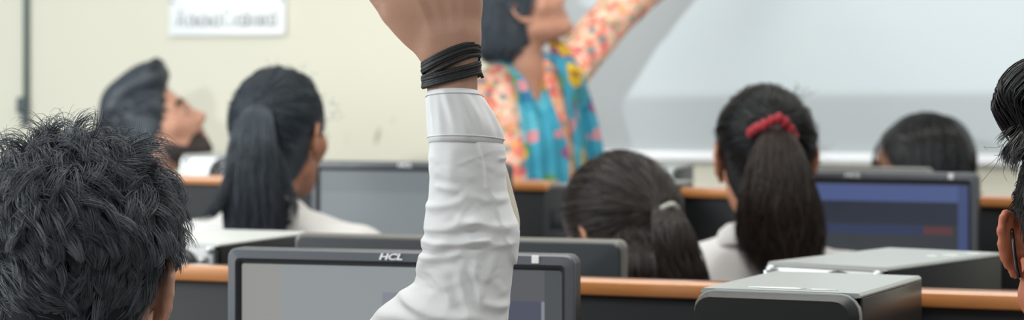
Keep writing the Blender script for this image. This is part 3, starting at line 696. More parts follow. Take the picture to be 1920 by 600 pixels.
def top2(px, py, z): d = (HC - z) * F / (py - HY); return W(px, py, d)
monitor(top2(427, 464, 1.14), top2(1078, 478, 1.14), 1.14, 'nearest monitor, grey screen in a charcoal bezel, partly behind the raised white sleeve', 'front')
a = W(584, 301, 4.98); b = np.array([a[0] + .43 * math.cos(.33), a[1] - .43 * math.sin(.33)]); monitor(a, b, a[2], 'grey-screened monitor beyond the girl in the left, left of the sleeve', 'grey')
b = W(1833, 325, 4.4); a = np.array([b[0] - .45 * math.cos(.40), b[1] + .45 * math.sin(.40)]); monitor(a, b, b[2], 'dark monitor with blue bars on its screen, right of the red-tied ponytail', 'blue')
def monitor_back(TL, TR, ztop, label, H=.34):
    A, B = np.array(TL[:2]), np.array(TR[:2]); v = B - A; Wd = np.linalg.norm(v); rz = math.atan2(v[1], v[0]); c = (A + B) / 2
    o = empty('monitor', (c[0], c[1], .75), rz); tag(o, label, 'monitor', 'monitors turned away'); zt = ztop - .75; zb = zt - H; x = Wd / 2; r = .012
    MB().grid(np.array([rrect(-x + .004, x - .004, zb + .004, zt - .004, r, .0), rrect(-x, x, zb, zt, r, .004), rrect(-x, x, zb, zt, r, .022), rrect(-x + .015, x - .015, zb + .015, zt - .015, .006, .024)]), wrap=True).build('rim', M['rim'], o, angle=30)
    MB().grid(np.array([rrect(-x + .004, x - .004, zb + .004, zt - .004, r, .0), rrect(-x + .006, x - .006, zb + .006, zt - .006, r, -.003), rrect(-x + .12, x - .12, zb + .08, zt - .09, r, -.012)]), wrap=True, cap=True).build('back_shell', M['bezel_back'], o, angle=20)
    MB().box((0, .023, (zt + zb) / 2), (Wd - .03, .004, H - .03)).build('screen', M['bezel_edge'], o, smooth=False)
    MB().box((0, -.02, zb / 2 + .05), (.07, .03, zb + .1), .006).build('stand', M['bezel'], o, angle=40)
    MB().lathe([(.0001, 0), (.1, 0), (.1, .006), (.09, .012), (.0001, .014)], 32, M=Matrix.Translation((0, .0, .0))).build('base', M['bezel'], o, angle=40)
    return o
monitor_back(top2(552, 437, 1.12), top2(1169, 451, 1.12), 1.12, 'dark monitor seen from behind, pale top rim, directly beyond the wood cap and sleeve')
b = W(1746, 315, 4.98); a = np.array([b[0] - .41 * math.cos(.4), b[1] + .41 * math.sin(.4)]); monitor_back(a, b, b[2], 'pale-rimmed monitor back just above the blue-barred monitor')

def tower(corner, rz, w, dp, ztop, label, rear=False, marks=(), top='case_top'):
    """corner = ground point of the near right corner as seen from the aisle"""
    o = empty('computer_tower', (corner[0], corner[1], .75), rz); tag(o, label, 'computer', 'desktop computer towers'); h = ztop - .75; t = .0025
    # local: x from -w to 0, y from 0 (near face) to dp
    MB().box((-w / 2, dp / 2, h / 2 - .004), (w - .006, dp - .004, h - .012), .002).build('chassis', M['case_dark'], o, angle=40)
    V = np.array([[(-w, y, h - .005), (-w, y, h - .003), (-w + .003, y, h), (-.003, y, h), (0, y, h - .003), (0, y, h - .005), (-.004, y, h - .0055), (-.006, y, h - .006), (-w + .006, y, h - .006), (-w + .004, y, h - .0055)] for y in (.004, dp)])
    MB().grid(V, wrap=True, cap=True).build('top_cover', M[top], o, angle=30)
    for s, x in ((-1, -w + .001), (1, -.001)):
        m_ = MB().box((x, dp / 2 + .004, h - .042), (.004, dp - .012, .072), .001); m_.box((x, dp / 2 + .004, (h - .08) / 2), (.004, dp - .012, h - .08), .001)
        m_.build('side_panel', M['case_side'] if not rear else M['case_dark'], o, angle=40)
    if not rear:
        MB().grid(np.array([rrect(-w - .002, .002, 0, h - .002, .022, .006), rrect(-w - .002, .002, 0, h - .002, .022, -.012), rrect(-w + .004, -.004, .004, h - .007, .018, -.030)]), wrap=True, cap=True).build('front_bezel', M['case_dark'], o, angle=25)
        MB().grid(np.array([rrect(-w - .0035, .0035, 0.001, h - .0005, .024, -.002), rrect(-w - .0035, .0035, 0.001, h - .0005, .024, -.0085), rrect(-w - .001, .001, .003, h - .003, .022, -.0095)]), wrap=True).build('bezel_trim', M['case_trim'], o, angle=25)
        MB().box((-w / 2, -.0305, h - .07), (w * .8, .004, .04), .002).build('drive_door', M['bezel_edge'], o, angle=40)
        MB().lathe([(.0001, 0), (.010, 0), (.010, .003), (.0001, .004)], 20, M=Matrix.Translation((-w / 2, -.0295, h - .13)) @ Matrix.Rotation(P2 / 2, 4, 'X')).build('power_button', M['chrome'], o)
    else:
        MB().box((-w / 2, .001, (h - .006) / 2), (w - .012, .006, h - .008), .001).build('rear_panel', M['case_rear'], o, angle=40)
        g = MB(); cx_, cz_ = -w * .37, h - .046
        for rr in (.010, .020, .029, .037): g.tube([(cx_ + rr * math.cos(t), -.006, cz_ + rr * math.sin(t)) for t in np.linspace(0, 2 * P2, 33)[:-1]], .0028, 6, closed=True)
        for t in (0.6, 2.2, 3.7, 5.3): g.tube([(cx_ + .01 * math.cos(t), -.006, cz_ + .01 * math.sin(t)), (cx_ + .037 * math.cos(t), -.006, cz_ + .037 * math.sin(t))], .002, 6)
        g.build('fan_grille', M['fan_dark'], o)
        for x, z in ((-.010, h - .010), (-w + .010, h - .010), (-.022, h - .026), (-.022, h - .044)):
            MB().lathe([(.0001, 0), (.0065, 0), (.0065, .004), (.003, .006), (.0001, .006)], 16, M=Matrix.Translation((x, -.003, z)) @ Matrix.Rotation(P2 / 2, 4, 'X')).build('screw', M['screw'] if x < -.02 and x > -.03 else M['chrome'], o)
        for x in (-w + .0035, -.0035): MB().box((x, -.002, h / 2 - .004), (.007, .008, h - .014), .001).build('corner_strip', M['bezel_edge'] if x > -.02 else M['chrome'], o, angle=40)
    for (x, y, sx_, sy_) in marks:
        b = bmesh.new(); bmesh.ops.create_circle(b, cap_ends=True, segments=14, radius=1)
        for v in b.verts: a_ = math.atan2(v.co.y, v.co.x); k = 1 + .25 * math.sin(3 * a_ + x * 90); v.co = Vector((x + v.co.x * sx_ * k, y + v.co.y * sy_ * k, h + .0004))
        ext = bmesh.ops.extrude_face_region(b, geom=b.faces[:]); 
        for v in [g_ for g_ in ext['geom'] if isinstance(g_, bmesh.types.BMVert)]: v.co.z += .0005
        MB().bm(b).build('sticker_residue', M['sticker'], o)
    return o
c = top2(1612, 551, 1.11)
tower(c, -math.radians(24), .19, .275, 1.11, 'nearest computer tower, black front and pale top, in front of the wood cap', marks=((-.10, .032, .035, .006), (-.06, .030, .022, .004)))
c = top2(1661, 502, 1.105)
tower(c, -math.radians(36.8), .181, .345, 1.105, 'computer tower with white rear panel behind the nearest tower at right', rear=True, marks=((-.03, .25, .012, .006), (-.045, .22, .007, .006), (-.02, .30, .01, .004)))
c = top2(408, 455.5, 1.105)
tower(c, -math.radians(21), .18, .30, 1.105, 'computer tower with fan grille and white rear, beside the front student with dark shaggy hair', rear=True, top='case_top_glare')
c = W(1030, 345, 4.9); tower((c[0] + .18 * math.cos(.52), c[1] - .18 * math.sin(.52)), -.52, .18, .30, c[2], 'dark computer tower at the end of the far desk, left of the leaning girl')
c = W(470, 291, 5.61); tower(c, -.30, .175, .19, c[2], 'white computer box half hidden between the bearded man and the long ponytail', rear=True)
c = W(1268, 313, 5.32); tower(c, -.2, .18, .30, c[2], 'small visible corner of a pale computer tower behind the leaning girl', rear=True)

# ------------------------------------------------------------------ chairs
def chair():
    o = empty('chair', (0, 0, 0))
    b = bmesh.new(); bmesh.ops.create_cube(b, size=1)
    for v in b.verts: v.co = Vector((v.co.x * .42, v.co.y * .40 + .03, .41 + v.co.z * .05))
    bmesh.ops.bevel(b, geom=b.edges[:], offset=.018, segments=3, affect='EDGES'); MB().bm(b).build('seat', M['maroon'], o)
    V = []
    for z in np.linspace(.62, .96, 10):
        w_ = .2 * (1 - .25 * ((z - .62) / .34) ** 6); y = -.20 - .06 * (z - .45)
        V.append([(w_ * math.cos(t) * (1 if abs(math.cos(t)) < .9 else 1), y - .03 * (1 - (math.cos(t)) ** 2) + .018 * math.sin(t), z) for t in np.linspace(0, 2 * P2, 25)[:-1]])
    MB().grid(np.array(V), wrap=True, cap=True).build('backrest', M['maroon'], o, angle=50)
    for sx_ in (-1, 1):
        MB().tube([(sx_ * .19, .2, .39), (sx_ * .2, .23, 0.004)], .011, 10).build('leg', M['metal_leg'], o)
        MB().tube([(sx_ * .16, -.248, .9), (sx_ * .18, -.235, .62), (sx_ * .19, -.19, .40), (sx_ * .2, -.22, 0.004)], .011, 10).build('leg', M['metal_leg'], o)
    return o
CH = chair(); used = [0]
def put_chair(loc, rz, label, z=1.0):
    o = CH if not used[0] else copy_tree(CH); used[0] = 1
    o.location = (loc[0], loc[1], 0); o.rotation_euler = (0, 0, rz); o.scale = (1, 1, z); tag(o, label, 'chair', 'maroon student chairs')

# ------------------------------------------------------------------ the student with the raised arm
DA = 2.45
ew = W(862, 622, DA); ww = W(847, 128, DA)
p = Person()
hpA = (148, 548); dA = 2.5; rootA = W(*hpA, dA) - np.array([0, .06, 0]); rootA[2] = 0
eL, wL = ew - rootA, ww - rootA
fdir = np.array([-.20, -.02, .98]); hand = hand_prims(wL + (.001, 0, .017), fdir, (.05, -1, 0), (-1, 0, -.15), 1.0, curl=(.22, .2, .25, .3))
ax = (eL - wL) / np.linalg.norm(eL - wL)
hand += [cap(wL + s * np.array([.0080, 0, 0]) + ax * .035, wL + s * np.array([.0092, 0, 0]) - ax * .03, .0172, .0176, k=.014) for s in (-1, 1)]
p = person('student seen from behind raising his right arm, dark shaggy hair, white shirt, black wristband', hpA, dA, 0., -.02, -.10, .02, 1.06, False, .03, 'skin_hand', sh=(.185, .235),
           arms=[((-.26, .10, .62), (-.16, .33, .80)), (eL, wL)], extra_hand={1: hand}, shirt_m='shirt', group='students', hres=.003, skip=(1,))
A_ = p
# sleeve of the raised arm: rings between its left and right outline, then creases
RG = [(807, 252, 936, 260), (805, 276, 942, 281), (803, 300, 942, 298), (805, 335, 943, 332), (804, 360, 945, 356), (803, 378, 951, 378), (797, 398, 958, 400), (795, 418, 966, 418), (799, 434, 969, 434), (790, 450, 968, 455), (789, 462, 966, 474), (795, 473, 964, 490), (785, 492, 961, 515), (784, 510, 958, 540), (776, 530, 956, 565), (748, 550, 953, 598), (722, 570, 945, 640), (695, 598, 925, 690), (655, 640, 880, 745), (600, 710, 790, 830), (535, 800, 690, 930), (490, 880, 610, 1010)]
RGa = np.array(RG, float); tt = np.linspace(0, 1, len(RG)); NS, NP = 330, 200
t = np.linspace(0, 1, NS); rg = np.stack([np.interp(t, tt, RGa[:, i]) for i in range(4)], 1)
ker = np.exp(-(np.arange(-6, 7) / 2.) ** 2); ker /= ker.sum()
pad = np.vstack([np.repeat(rg[:1], 6, 0), rg, np.repeat(rg[-1:], 6, 0)]); rg = np.stack([np.convolve(pad[:, i], ker, 'valid') for i in range(4)], 1)
Lp = np.stack([W(a, b, DA) for a, b in rg[:, :2]]); Rp = np.stack([W(a, b, DA) for a, b in rg[:, 2:]])
Cn = (Lp + Rp) / 2; E = (Rp - Lp) / 2; hw = np.linalg.norm(E, axis=1); e1 = E / hw[:, None]
ph = np.arange(NP) * 2 * P2 / NP; r2 = np.interp(t, [0, .25, .6, .8, 1], [.82, .78, .8, .85, .95]) * hw
PX = rg[:, :1] * (1 - np.cos(ph)) / 2 + rg[:, 2:3] * (1 + np.cos(ph)) / 2; PY = rg[:, 1:2] * (1 - np.cos(ph)) / 2 + rg[:, 3:] * (1 + np.cos(ph)) / 2
disp = np.zeros((NS, NP)); r_ = np.random.default_rng(21)
def crease(x0, y0, x1, y1, w, amp, sag=0):
    """a fold of the cloth between two points of the sleeve"""
    global disp
    vx, vy = x1 - x0, y1 - y0; L = math.hypot(vx, vy); s = ((PX - x0) * vx + (PY - y0) * vy) / L ** 2; o = ((PX - x0) * -vy + (PY - y0) * vx) / L
    o = o - sag * (1 - (2 * s - 1) ** 2); e = np.exp(-(np.maximum(np.abs(s - .5) - .32, 0) / .14) ** 2)
    disp += .85 * amp * e * (np.exp(-(o / w) ** 2) - .55 * np.exp(-((o - 1.8 * w) / (1.2 * w)) ** 2))
for q in [(792, 385, 880, 372, 9, .003, 4), (790, 432, 905, 405, 10, .0042, 7), (786, 450, 930, 440, 8, .0036, 8), (782, 480, 870, 470, 8, .003, 5), (775, 520, 850, 440, 13, .0032, -8),
          (745, 545, 900, 590, 11, .005, 12), (760, 560, 870, 600, 8, .003, 6), (700, 590, 830, 600, 12, .004, -8), (850, 400, 960, 425, 9, .0028, 6), (870, 440, 960, 455, 9, .003, 5), (860, 360, 950, 372, 8, .002, 4),
          (895, 480, 905, 575, 9, .0032, 5), (860, 500, 885, 590, 9, .0028, 0), (930, 470, 900, 560, 8, .0025, 4), (810, 320, 900, 330, 9, .0016, 3), (850, 270, 845, 360, 12, .0012, 0), (815, 345, 870, 350, 7, .0016, 3), (905, 560, 955, 570, 9, .003, 4), (835, 470, 900, 520, 9, .002, -6), (800, 500, 850, 560, 9, .0026, -4)]: crease(*q)
for i in range(46):
    x, y = r_.uniform(790, 960), r_.uniform(290, 640); a = r_.normal(0, .5); L = r_.uniform(30, 90); crease(x - L / 2 * math.cos(a), y - L / 2 * math.sin(a), x + L / 2 * math.cos(a), y + L / 2 * math.sin(a), r_.uniform(4, 8), r_.uniform(.0002, .0008), r_.uniform(-4, 4))
xs = np.interp(PY, [262, 300, 350, 372, 400, 440, 495, 520], [893, 905, 909, 922, 932, 941, 962, 1100]); fr = np.sin(ph)[None] > -.2
disp += np.where(fr, 0.0032 / (1 + np.exp(-np.clip((PX - xs) / 1.0, -40, 40))), 0)                # stitched placket
fade = np.clip(t / .03, 0, 1)[:, None]; disp = disp * np.where(np.sin(ph)[None] > -.5, 1, .4) * (.35 + .65 * fade)
S_ = Cn[:, None] + np.cos(ph)[None, :, None] * (hw[:, None] + disp)[..., None] * e1[:, None] + ((np.sin(ph)[None] * (r2[:, None] + disp))[..., None] * np.array([0, -1., 0]))
p.shirt_mb.grid(S_ - rootA, wrap=True)
p.shirt = p.shirt_mb.build('shirt', M['shirt'], p.o); collar(p, .070, .038, 'shirt')
# cuff: a thick band flaring open on the right
CY = [172, 180, 192, 206, 222, 240, 256, 266]; CL = [798, 798, 799, 800, 801, 802, 803, 803]; CR = [900, 905, 914, 924, 934, 942, 945, 942]
def cuff_ring(i, off, dz=0):
    l, r = W(CL[i], CY[i] + 2 + dz, DA), W(CR[i], CY[i] + (CY[i] - 172) * .08 + dz, DA); c_ = (l + r) / 2; h_ = (r - l) / 2; k = np.linalg.norm(h_); row = []
    for a_ in np.arange(120) * 2 * P2 / 120:
        q = .0011 * math.sin(9 * a_ + CY[i] * .05) * math.sin(P2 * i / 7) + .0005 * math.sin(17 * a_ + 1) * math.sin(P2 * i / 7)
        row.append(c_ + h_ / k * (k + off + q) * math.cos(a_) + np.array([0, -1, 0]) * (k * .84 + off + q) * math.sin(a_) + np.array([0, 0, .0045 * max(0, math.sin(a_)) - .006 * max(0, math.sin(a_)) * (i > 5) * 0]))
    return row
CI = [cuff_ring(i, 0) for i in range(8)]; CI[0] = cuff_ring(0, -.0012); CI = [cuff_ring(0, -.0035, 1)] + CI + [cuff_ring(7, -.0012, 1), cuff_ring(7, -.004, 0)] + [cuff_ring(i, -.0042) for i in range(6, -1, -1)]
mb = MB().grid(np.array(CI) - rootA, wrap=True); cf = mb.build('cuff', M['shirt'], p.shirt)
mb = MB()
for ii, off in ((1, .0006), (6, .0006)): mb.tube(np.array(cuff_ring(ii, off)) - rootA, .0005, 5, closed=True)
mb.build('stitching', M['shirt'], cf)
# turned-back inner edge of the sleeve opening
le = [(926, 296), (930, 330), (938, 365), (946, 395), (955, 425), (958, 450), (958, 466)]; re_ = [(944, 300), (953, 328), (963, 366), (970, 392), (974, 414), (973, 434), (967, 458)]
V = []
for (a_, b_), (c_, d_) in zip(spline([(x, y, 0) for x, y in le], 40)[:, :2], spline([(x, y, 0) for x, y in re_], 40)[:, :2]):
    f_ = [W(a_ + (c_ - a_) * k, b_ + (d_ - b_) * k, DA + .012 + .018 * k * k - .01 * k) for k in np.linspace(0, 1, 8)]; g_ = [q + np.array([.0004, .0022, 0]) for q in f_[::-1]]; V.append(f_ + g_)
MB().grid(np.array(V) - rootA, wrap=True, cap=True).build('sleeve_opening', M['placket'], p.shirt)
# wristband: several turns of waxed cord
mb = MB(); fr_ = np.array([-.03, 0, 1.])
for yl, yr, bow, ph0 in ((120, 86, -13, 0), (125, 90, -14, .3), (129, 94, -14, .6), (133, 98, -14, .2), (137, 102, -13, .5), (147, 105, -8, .8), (150, 122, 0, .1), (155, 127, 1, .4), (159, 132, 0, .7), (163, 136, 0, .9), (144, 117, 2, .35)):
    pts = []
    for a_ in np.arange(72) * 2 * P2 / 72:
        c_, s_ = math.cos(a_), math.sin(a_); y = (yl + yr) / 2 + (yr - yl) / 2 * c_ * (1 if s_ > -.3 else .6) + bow * max(0, s_) * (1 + .5 * c_) * .8
        xc = 846 + (y - 128) * .03; pts.append(W(xc + c_ * 53.5, y, DA) + np.array([0, -.0225 * s_, 0]))
    mb.tube(np.array(pts) - rootA, .0021 + .0004 * math.sin(ph0 * 9), 7, closed=True)
mb.tube(np.array([W(896, 136, DA - .003), W(902, 139, DA - .004), W(905, 146, DA - .003)]) - rootA, .002, 6)
wb_ = mb.build('wristband', M['cord'], p.o)
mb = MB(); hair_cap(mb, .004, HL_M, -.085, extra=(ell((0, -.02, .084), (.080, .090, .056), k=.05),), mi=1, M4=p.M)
short_hair(mb, p, 17000, .042, r=.00045, K=9, lift=.12, clumps=1100, jit=.11, own=.08, curl=.2, grav=.20, o=.0105, zb=-.088, taper_z=(-.02, .09), floor=.55, whorl=(-.25, .62, .75), pull=.42)
short_hair(mb, p, 16000, .070, r=.00045, K=10, lift=.24, clumps=700, jit=.12, own=.08, curl=.24, grav=.22, o=.019, zb=.038, taper_z=(.035, .11), whorl=(-.25, .62, .75), pull=.48)
short_hair(mb, p, 4500, .060, r=.0004, K=9, lift=.36, clumps=420, jit=.28, own=.14, curl=.6, grav=.30, o=.026, zb=.075, taper_z=(.06, .11), whorl=(-.25, .62, .75), pull=.4)
wisps(mb, p, 70, (-.07, -.03, .085), (.03, .02, .02), .055, (-.8, -.1, .25), .0004, mi=0)
wisps(mb, p, 40, (.02, -.04, .14), (.05, .03, .008), .024, (.3, 0, .5), .0004, curl=1.2)
mb.build('hair', [M['hair_front'], M['hair_under_shade']], p.o)
put_chair(p.root, 0, 'maroon chair under the student raising his arm')

# ------------------------------------------------------------------ the student at the right edge
p = person('student at the right edge seen from behind, swept black quiff, spectacles, bare ear', (2056, 458), 2.45, -.1, -.06, .0, .0, 1.05, False, .03, 'skin_right', sh=(.185, .235), shirt_m='shirt', group='students', hres=.003, ear=(.62, .9, -.001))
p.shirt = p.shirt_mb.build('shirt', M['shirt'], p.o); collar(p, .070, .038, 'shirt')
mb = MB(); hair_cap(mb, .004, HL_M, -.075, M4=p.M); short_hair(mb, p, 6000, .012, r=.0005, K=4, lift=.3, clumps=600, jit=.2, curl=.1, o=.004, zb=-.08)
mb.build('cropped_hair', M['fade'], p.o)
mb = MB(); n = 1500; K = 16; tq = np.linspace(0, 1, K)[None]; yy = rng.uniform(-.07, .075, (n, 1)); lay = rng.uniform(0, 1, (n, 1)); sw_ = rng.uniform(.75, 1.08, (n, 1))
x0_ = rng.uniform(-.02, .05, (n, 1)); ang = tq * 2.75 * sw_; R_ = .022 + .022 * lay
Sx = x0_ * (1 - tq) - .058 * np.minimum(1, tq * 1.6) + .024 * tq - R_ * np.sin(ang) * .84 - .009; Sz = .128 + .016 * lay * np.sin(tq * 3.1) + R_ * (np.cos(ang) - 1) * .72 + .020 * (1 - tq) - 3 * (yy + .01) ** 2 + .034
Sy = yy * (1 - .2 * tq) + .010 * np.sin(tq * 4 + 40 * yy); S = np.stack([Sx, Sy, Sz], -1)
q_ = (S - HCN) / (HRD + .006); l_ = np.linalg.norm(q_, axis=2, keepdims=True); S = np.where(l_ < 1, HCN + q_ / l_ * (HRD + .006), S)
strand_mesh(hp2l(p, S.reshape(-1, 3)).reshape(S.shape), .0010 * np.interp(tq, [0, .7, 1], [1, 1, .3]), mb)
short_hair(mb, p, 4500, .046, r=.0008, K=9, lift=.02, clumps=260, jit=.08, own=.06, curl=.12, grav=.02, o=.022, zb=.088, taper_z=(.06, .10), whorl=(.9, .3, .3), pull=.3, bias=(-.15, .1, 0))
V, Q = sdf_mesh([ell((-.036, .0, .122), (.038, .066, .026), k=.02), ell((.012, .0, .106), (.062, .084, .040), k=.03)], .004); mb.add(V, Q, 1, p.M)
wisps(mb, p, 9, (-.09, -.03, .09), (.003, .02, .006), .042, (-.3, 0, -.7), .00022, K=14, curl=2.2)
mb.build('quiff', [M['hair_black'], M['hair_under_shade']], p.o); spectacles(p)
put_chair(p.root, -.1, 'maroon chair under the spectacled student at the right edge')

# ------------------------------------------------------------------ girl with the long ponytail, left
d = 4.7
p = person('girl in white shirt with long dark ponytail, seated left before the grey monitor', (527, 262), d, -.36, -.42, .02, .03, 1.0, True, .02, 'skin_girl', sh=(.172, .215), group='students')
p.shirt = p.shirt_mb.build('shirt', M['shirt_b'], p.o); collar(p, .058, .04, 'shirt_b')
mb = MB(); tiew = W(482, 206, 4.60); tie = p.R.T @ (p.loc(tiew) - p.Hc)
hair_cap(mb, .012, HL_F, -.095, M4=p.M); gather(mb, p, tie, 3600, r=.0007)
L_ = lambda a: [p.loc(W(*q)) for q in a]
wisps(mb, p, 14, (.03, -.03, .135), (.03, .02, .006), .025, (.2, 0, .6), .0004); wisps(mb, p, 20, (.09, .0, .05), (.003, .03, .03), .03, (.6, 0, .1), .0004)
mb.build('hair', M['hair_hazed'], p.o)
mb = MB()
tail(mb, L_([(484, 196, 4.60), (478, 222, 4.565), (474, 270, 4.55), (474, 330, 4.55), (476, 400, 4.555), (478, 470, 4.56), (478, 530, 4.56)]), [.012, .034, .046, .055, .06, .058, .03], 1000, r=.0011, flat=(1, .55))
tail(mb, L_([(462, 250, 4.56), (445, 300, 4.55), (428, 350, 4.55), (400, 395, 4.54), (365, 412, 4.53)]), [.01, .016, .016, .012, .008], 90, r=.0008, core=0)
tail(mb, L_([(505, 260, 4.56), (530, 330, 4.555), (545, 380, 4.55), (548, 430, 4.545)]), [.01, .014, .012, .008], 90, r=.0008, core=0)
mb.build('ponytail', M['hair_hazed'], p.o)
mb = MB(); nb = p.NB
mb.tube([nb + np.array([.082 * math.sin(a_), -.074 * math.cos(a_), .016 - .03 * (1 - math.cos(a_)) * .5]) for a_ in np.linspace(-2.3, 2.3, 30)], .006, 8); mb.build('lanyard', M['black_ribbon'], p.o)
put_chair(p.root, -.36, 'maroon chair under the long-ponytailed girl at left')

# ------------------------------------------------------------------ girl with the red hair tie
d = 4.4
p = person('girl in white shirt with brown ponytail tied by a red scrunchie', (1432, 305), d, -.30, .10, .0, .0, 1.0, True, .02, 'skin_girl', sh=(.165, .215), group='students')
p.shirt = p.shirt_mb.build('shirt', M['shirt_b'], p.o); collar(p, .056, .038, 'shirt_b')
tiew = W(1452, 246, 4.30); tie = p.R.T @ (p.loc(tiew) - p.Hc)
mb = MB(); hair_cap(mb, .012, HL_F, -.085, M4=p.M); gather(mb, p, tie, 3800, r=.0007, lift=.006)
L_ = lambda a: [p.loc(W(*q)) for q in a]
wisps(mb, p, 16, (.088, -.02, .03), (.004, .02, .02), .05, (.6, 0, -.1), .00035, K=14, curl=3); wisps(mb, p, 25, (.05, -.04, .12), (.02, .02, .006), .03, (.3, 0, .5), .0004)
mb.build('hair', M['hair_black'], p.o)
mb = MB(); tail(mb, L_([(1450, 238, 4.30), (1455, 262, 4.255), (1458, 310, 4.235), (1460, 370, 4.23), (1463, 430, 4.24), (1462, 480, 4.245), (1455, 530, 4.25)]), [.016, .030, .048, .062, .070, .064, .03], 1900, r=.0009, flat=(1, .62), wob=.015, cut=.72)
mb.build('ponytail', M['hair_brown_tail'], p.o)
mb = MB(); pts = spline(L_([(1408, 250, 4.29), (1422, 240, 4.262), (1442, 230, 4.25), (1460, 222, 4.245), (1474, 233, 4.252), (1487, 256, 4.275), (1475, 250, 4.335), (1450, 236, 4.345), (1425, 240, 4.33), (1408, 250, 4.29)]), 90)[:-1]
mb.tube(pts, (.0085 + .0022 * np.sin(np.arange(89) * .9)) + .0012 * np.sin(np.arange(89) * 2.7), 12, closed=True); mb.build('scrunchie', M['red'], p.o)
mb = MB(); nb = p.NB; mb.tube([nb + np.array([.066 * math.sin(a_), -.060 * math.cos(a_), .040 - .024 * (1 - math.cos(a_))]) for a_ in np.linspace(-2.3, 2.3, 30)], .0065, 8); mb.build('lanyard', M['blue_ribbon'], p.o)
put_chair(p.root, -.30, 'maroon chair under the girl with the red scrunchie')

# ------------------------------------------------------------------ girl leaning forward
d = 4.15
p = person('girl leaning forward with half-tied long dark hair, beyond the dark monitor back', (1166, 452), d, -.1, .62, -.40, -.10, 1.03, True, .10, 'skin_girl', sh=(.16, .215), group='students')
p.shirt = p.shirt_mb.build('shirt', M['shirt_b'], p.o); collar(p, .056, .036, 'shirt_b')
tiew = W(1246, 396, 4.03); tie = p.R.T @ (p.loc(tiew) - p.Hc); L_ = lambda a: [p.loc(W(*q)) for q in a]
HL_L = (HL_F[0], tuple(v - .006 for v in HL_F[1]))
mb = MB(); hair_cap(mb, .013, HL_L, -.11, M4=p.M); gather(mb, p, tie, 3800, o=.014, hl=HL_L, r=.00075, lift=.008)
tail(mb, L_([(1200, 410, 4.09), (1200, 440, 4.06), (1207, 470, 4.04), (1222, 500, 4.01), (1235, 550, 4.02), (1240, 610, 4.03)]), [.02, .045, .056, .06, .06, .03], 800, r=.0012, flat=(1, .6))
wisps(mb, p, 10, (-.0, -.03, .135), (.05, .03, .006), .02, (.4, 0, .3), .0003)
mb.build('hair', M['hair_warm'], p.o)
mb = MB(); tail(mb, L_([(1240, 388, 4.03), (1252, 410, 3.99), (1262, 445, 3.98), (1275, 485, 3.98), (1292, 525, 3.98), (1305, 570, 3.99)]), [.014, .026, .032, .034, .032, .015], 520, r=.0011, flat=(1, .6), wob=.006); mb.build('ponytail', M['hair_warm'], p.o)
mb = MB(); mb.tube(spline(L_([(1228, 404, 4.01), (1244, 390, 3.995), (1262, 384, 3.99), (1272, 398, 4.0), (1276, 412, 4.01)]), 20), np.interp(np.arange(20), [0, 5, 14, 19], [.003, .0055, .0055, .003]), 8); mb.build('hair_clip', M['clip'], p.o)
put_chair(p.root, -.1, 'maroon chair under the girl leaning forward')

# ------------------------------------------------------------------ girl behind the right monitor
d = 5.5
p = person('girl with smooth long black hair and spectacles, behind the blue-barred monitor', (1718, 330), d, .1, 1.32, -.02, .0, 1.0, True, .02, 'skin_girl', sh=(.16, .215), group='students')
p.shirt = p.shirt_mb.build('shirt', M['shirt_b'], p.o); collar(p, .056, .036, 'shirt_b')
L_ = lambda a: [p.loc(W(*q)) for q in a]; mb = MB()
hair_cap(mb, .014, HL_F, -.11, M4=p.M, earcut=False, extra=(ell((0, -.065, .055), (.078, .066, .080), k=.03),)); gather(mb, p, (.02, -.135, -.06), 2600, o=.018, r=.0011, lift=.004)
tail(mb, L_([(1748, 232, 5.46), (1756, 268, 5.42), (1760, 310, 5.41), (1766, 360, 5.41), (1766, 420, 5.42), (1766, 480, 5.43)]), [.05, .066, .069, .07, .064, .04], 1100, r=.0012, flat=(1, .6), wob=.003)
mb.build('hair', M['hair_black'], p.o); spectacles(p)
put_chair(p.root, .1, 'maroon chair under the girl behind the right monitor')

# ------------------------------------------------------------------ the man in profile
d = 6.08
p = person('bearded young man in profile looking up to the right, dark quiff, white shirt', (291, 246), d, -.9, -1.50, .52, .0, 1.075, False, .0, 'skin_man', sh=(.185, .21), group='students', hres=.003, ear=(.1, .85, -.008))
p.shirt = p.shirt_mb.build('shirt', M['shirt_b'], p.o); collar(p, .068, .038, 'shirt_b')
mb = MB(); hair_cap(mb, .008, HL_M, -.06, M4=p.M, earcut=False, extra=[ell((s * .068, -.012, -.004), (.019, .030, .042), k=.02) for s in (-1, 1)]); short_hair(mb, p, 3500, .02, r=.0009, K=5, lift=.3, clumps=300, jit=.2, curl=.2, o=.008, zb=-.065)
V, Q = sdf_mesh([ell((0, .052, .112), (.054, .046, .036), k=.03), ell((0, .0, .118), (.060, .065, .034), k=.04), ell((0, -.05, .08), (.054, .05, .042), k=.04)], .004); mb.add(V, Q, 0, p.M)
n = 1500; q0 = np.stack([rng.uniform(-.05, .05, n), rng.uniform(-.06, .065, n), np.zeros(n)], 1); K = 10; tq = np.linspace(0, 1, K)[None]
Sx = q0[:, :1] * (1 + .12 * tq); Sy = q0[:, 1:2] + .03 * tq + .004 * np.sin(tq * 5 + q0[:, :1] * 300); Sz = .126 - 6 * q0[:, :1] ** 2 - 5 * (q0[:, 1:2]) ** 2 * (q0[:, 1:2] < 0) + .022 * np.sin(tq * 2.6) * rng.uniform(.6, 1.1, (n, 1))
S = np.stack([Sx, Sy, Sz], -1); strand_mesh(hp2l(p, S.reshape(-1, 3)).reshape(S.shape), .0011 * np.interp(tq, [0, .7, 1], [1, 1, .3]), mb)
mb.build('hair', M['hair_hazed'], p.o)
pr = inflate(head_prims(False), .0028)
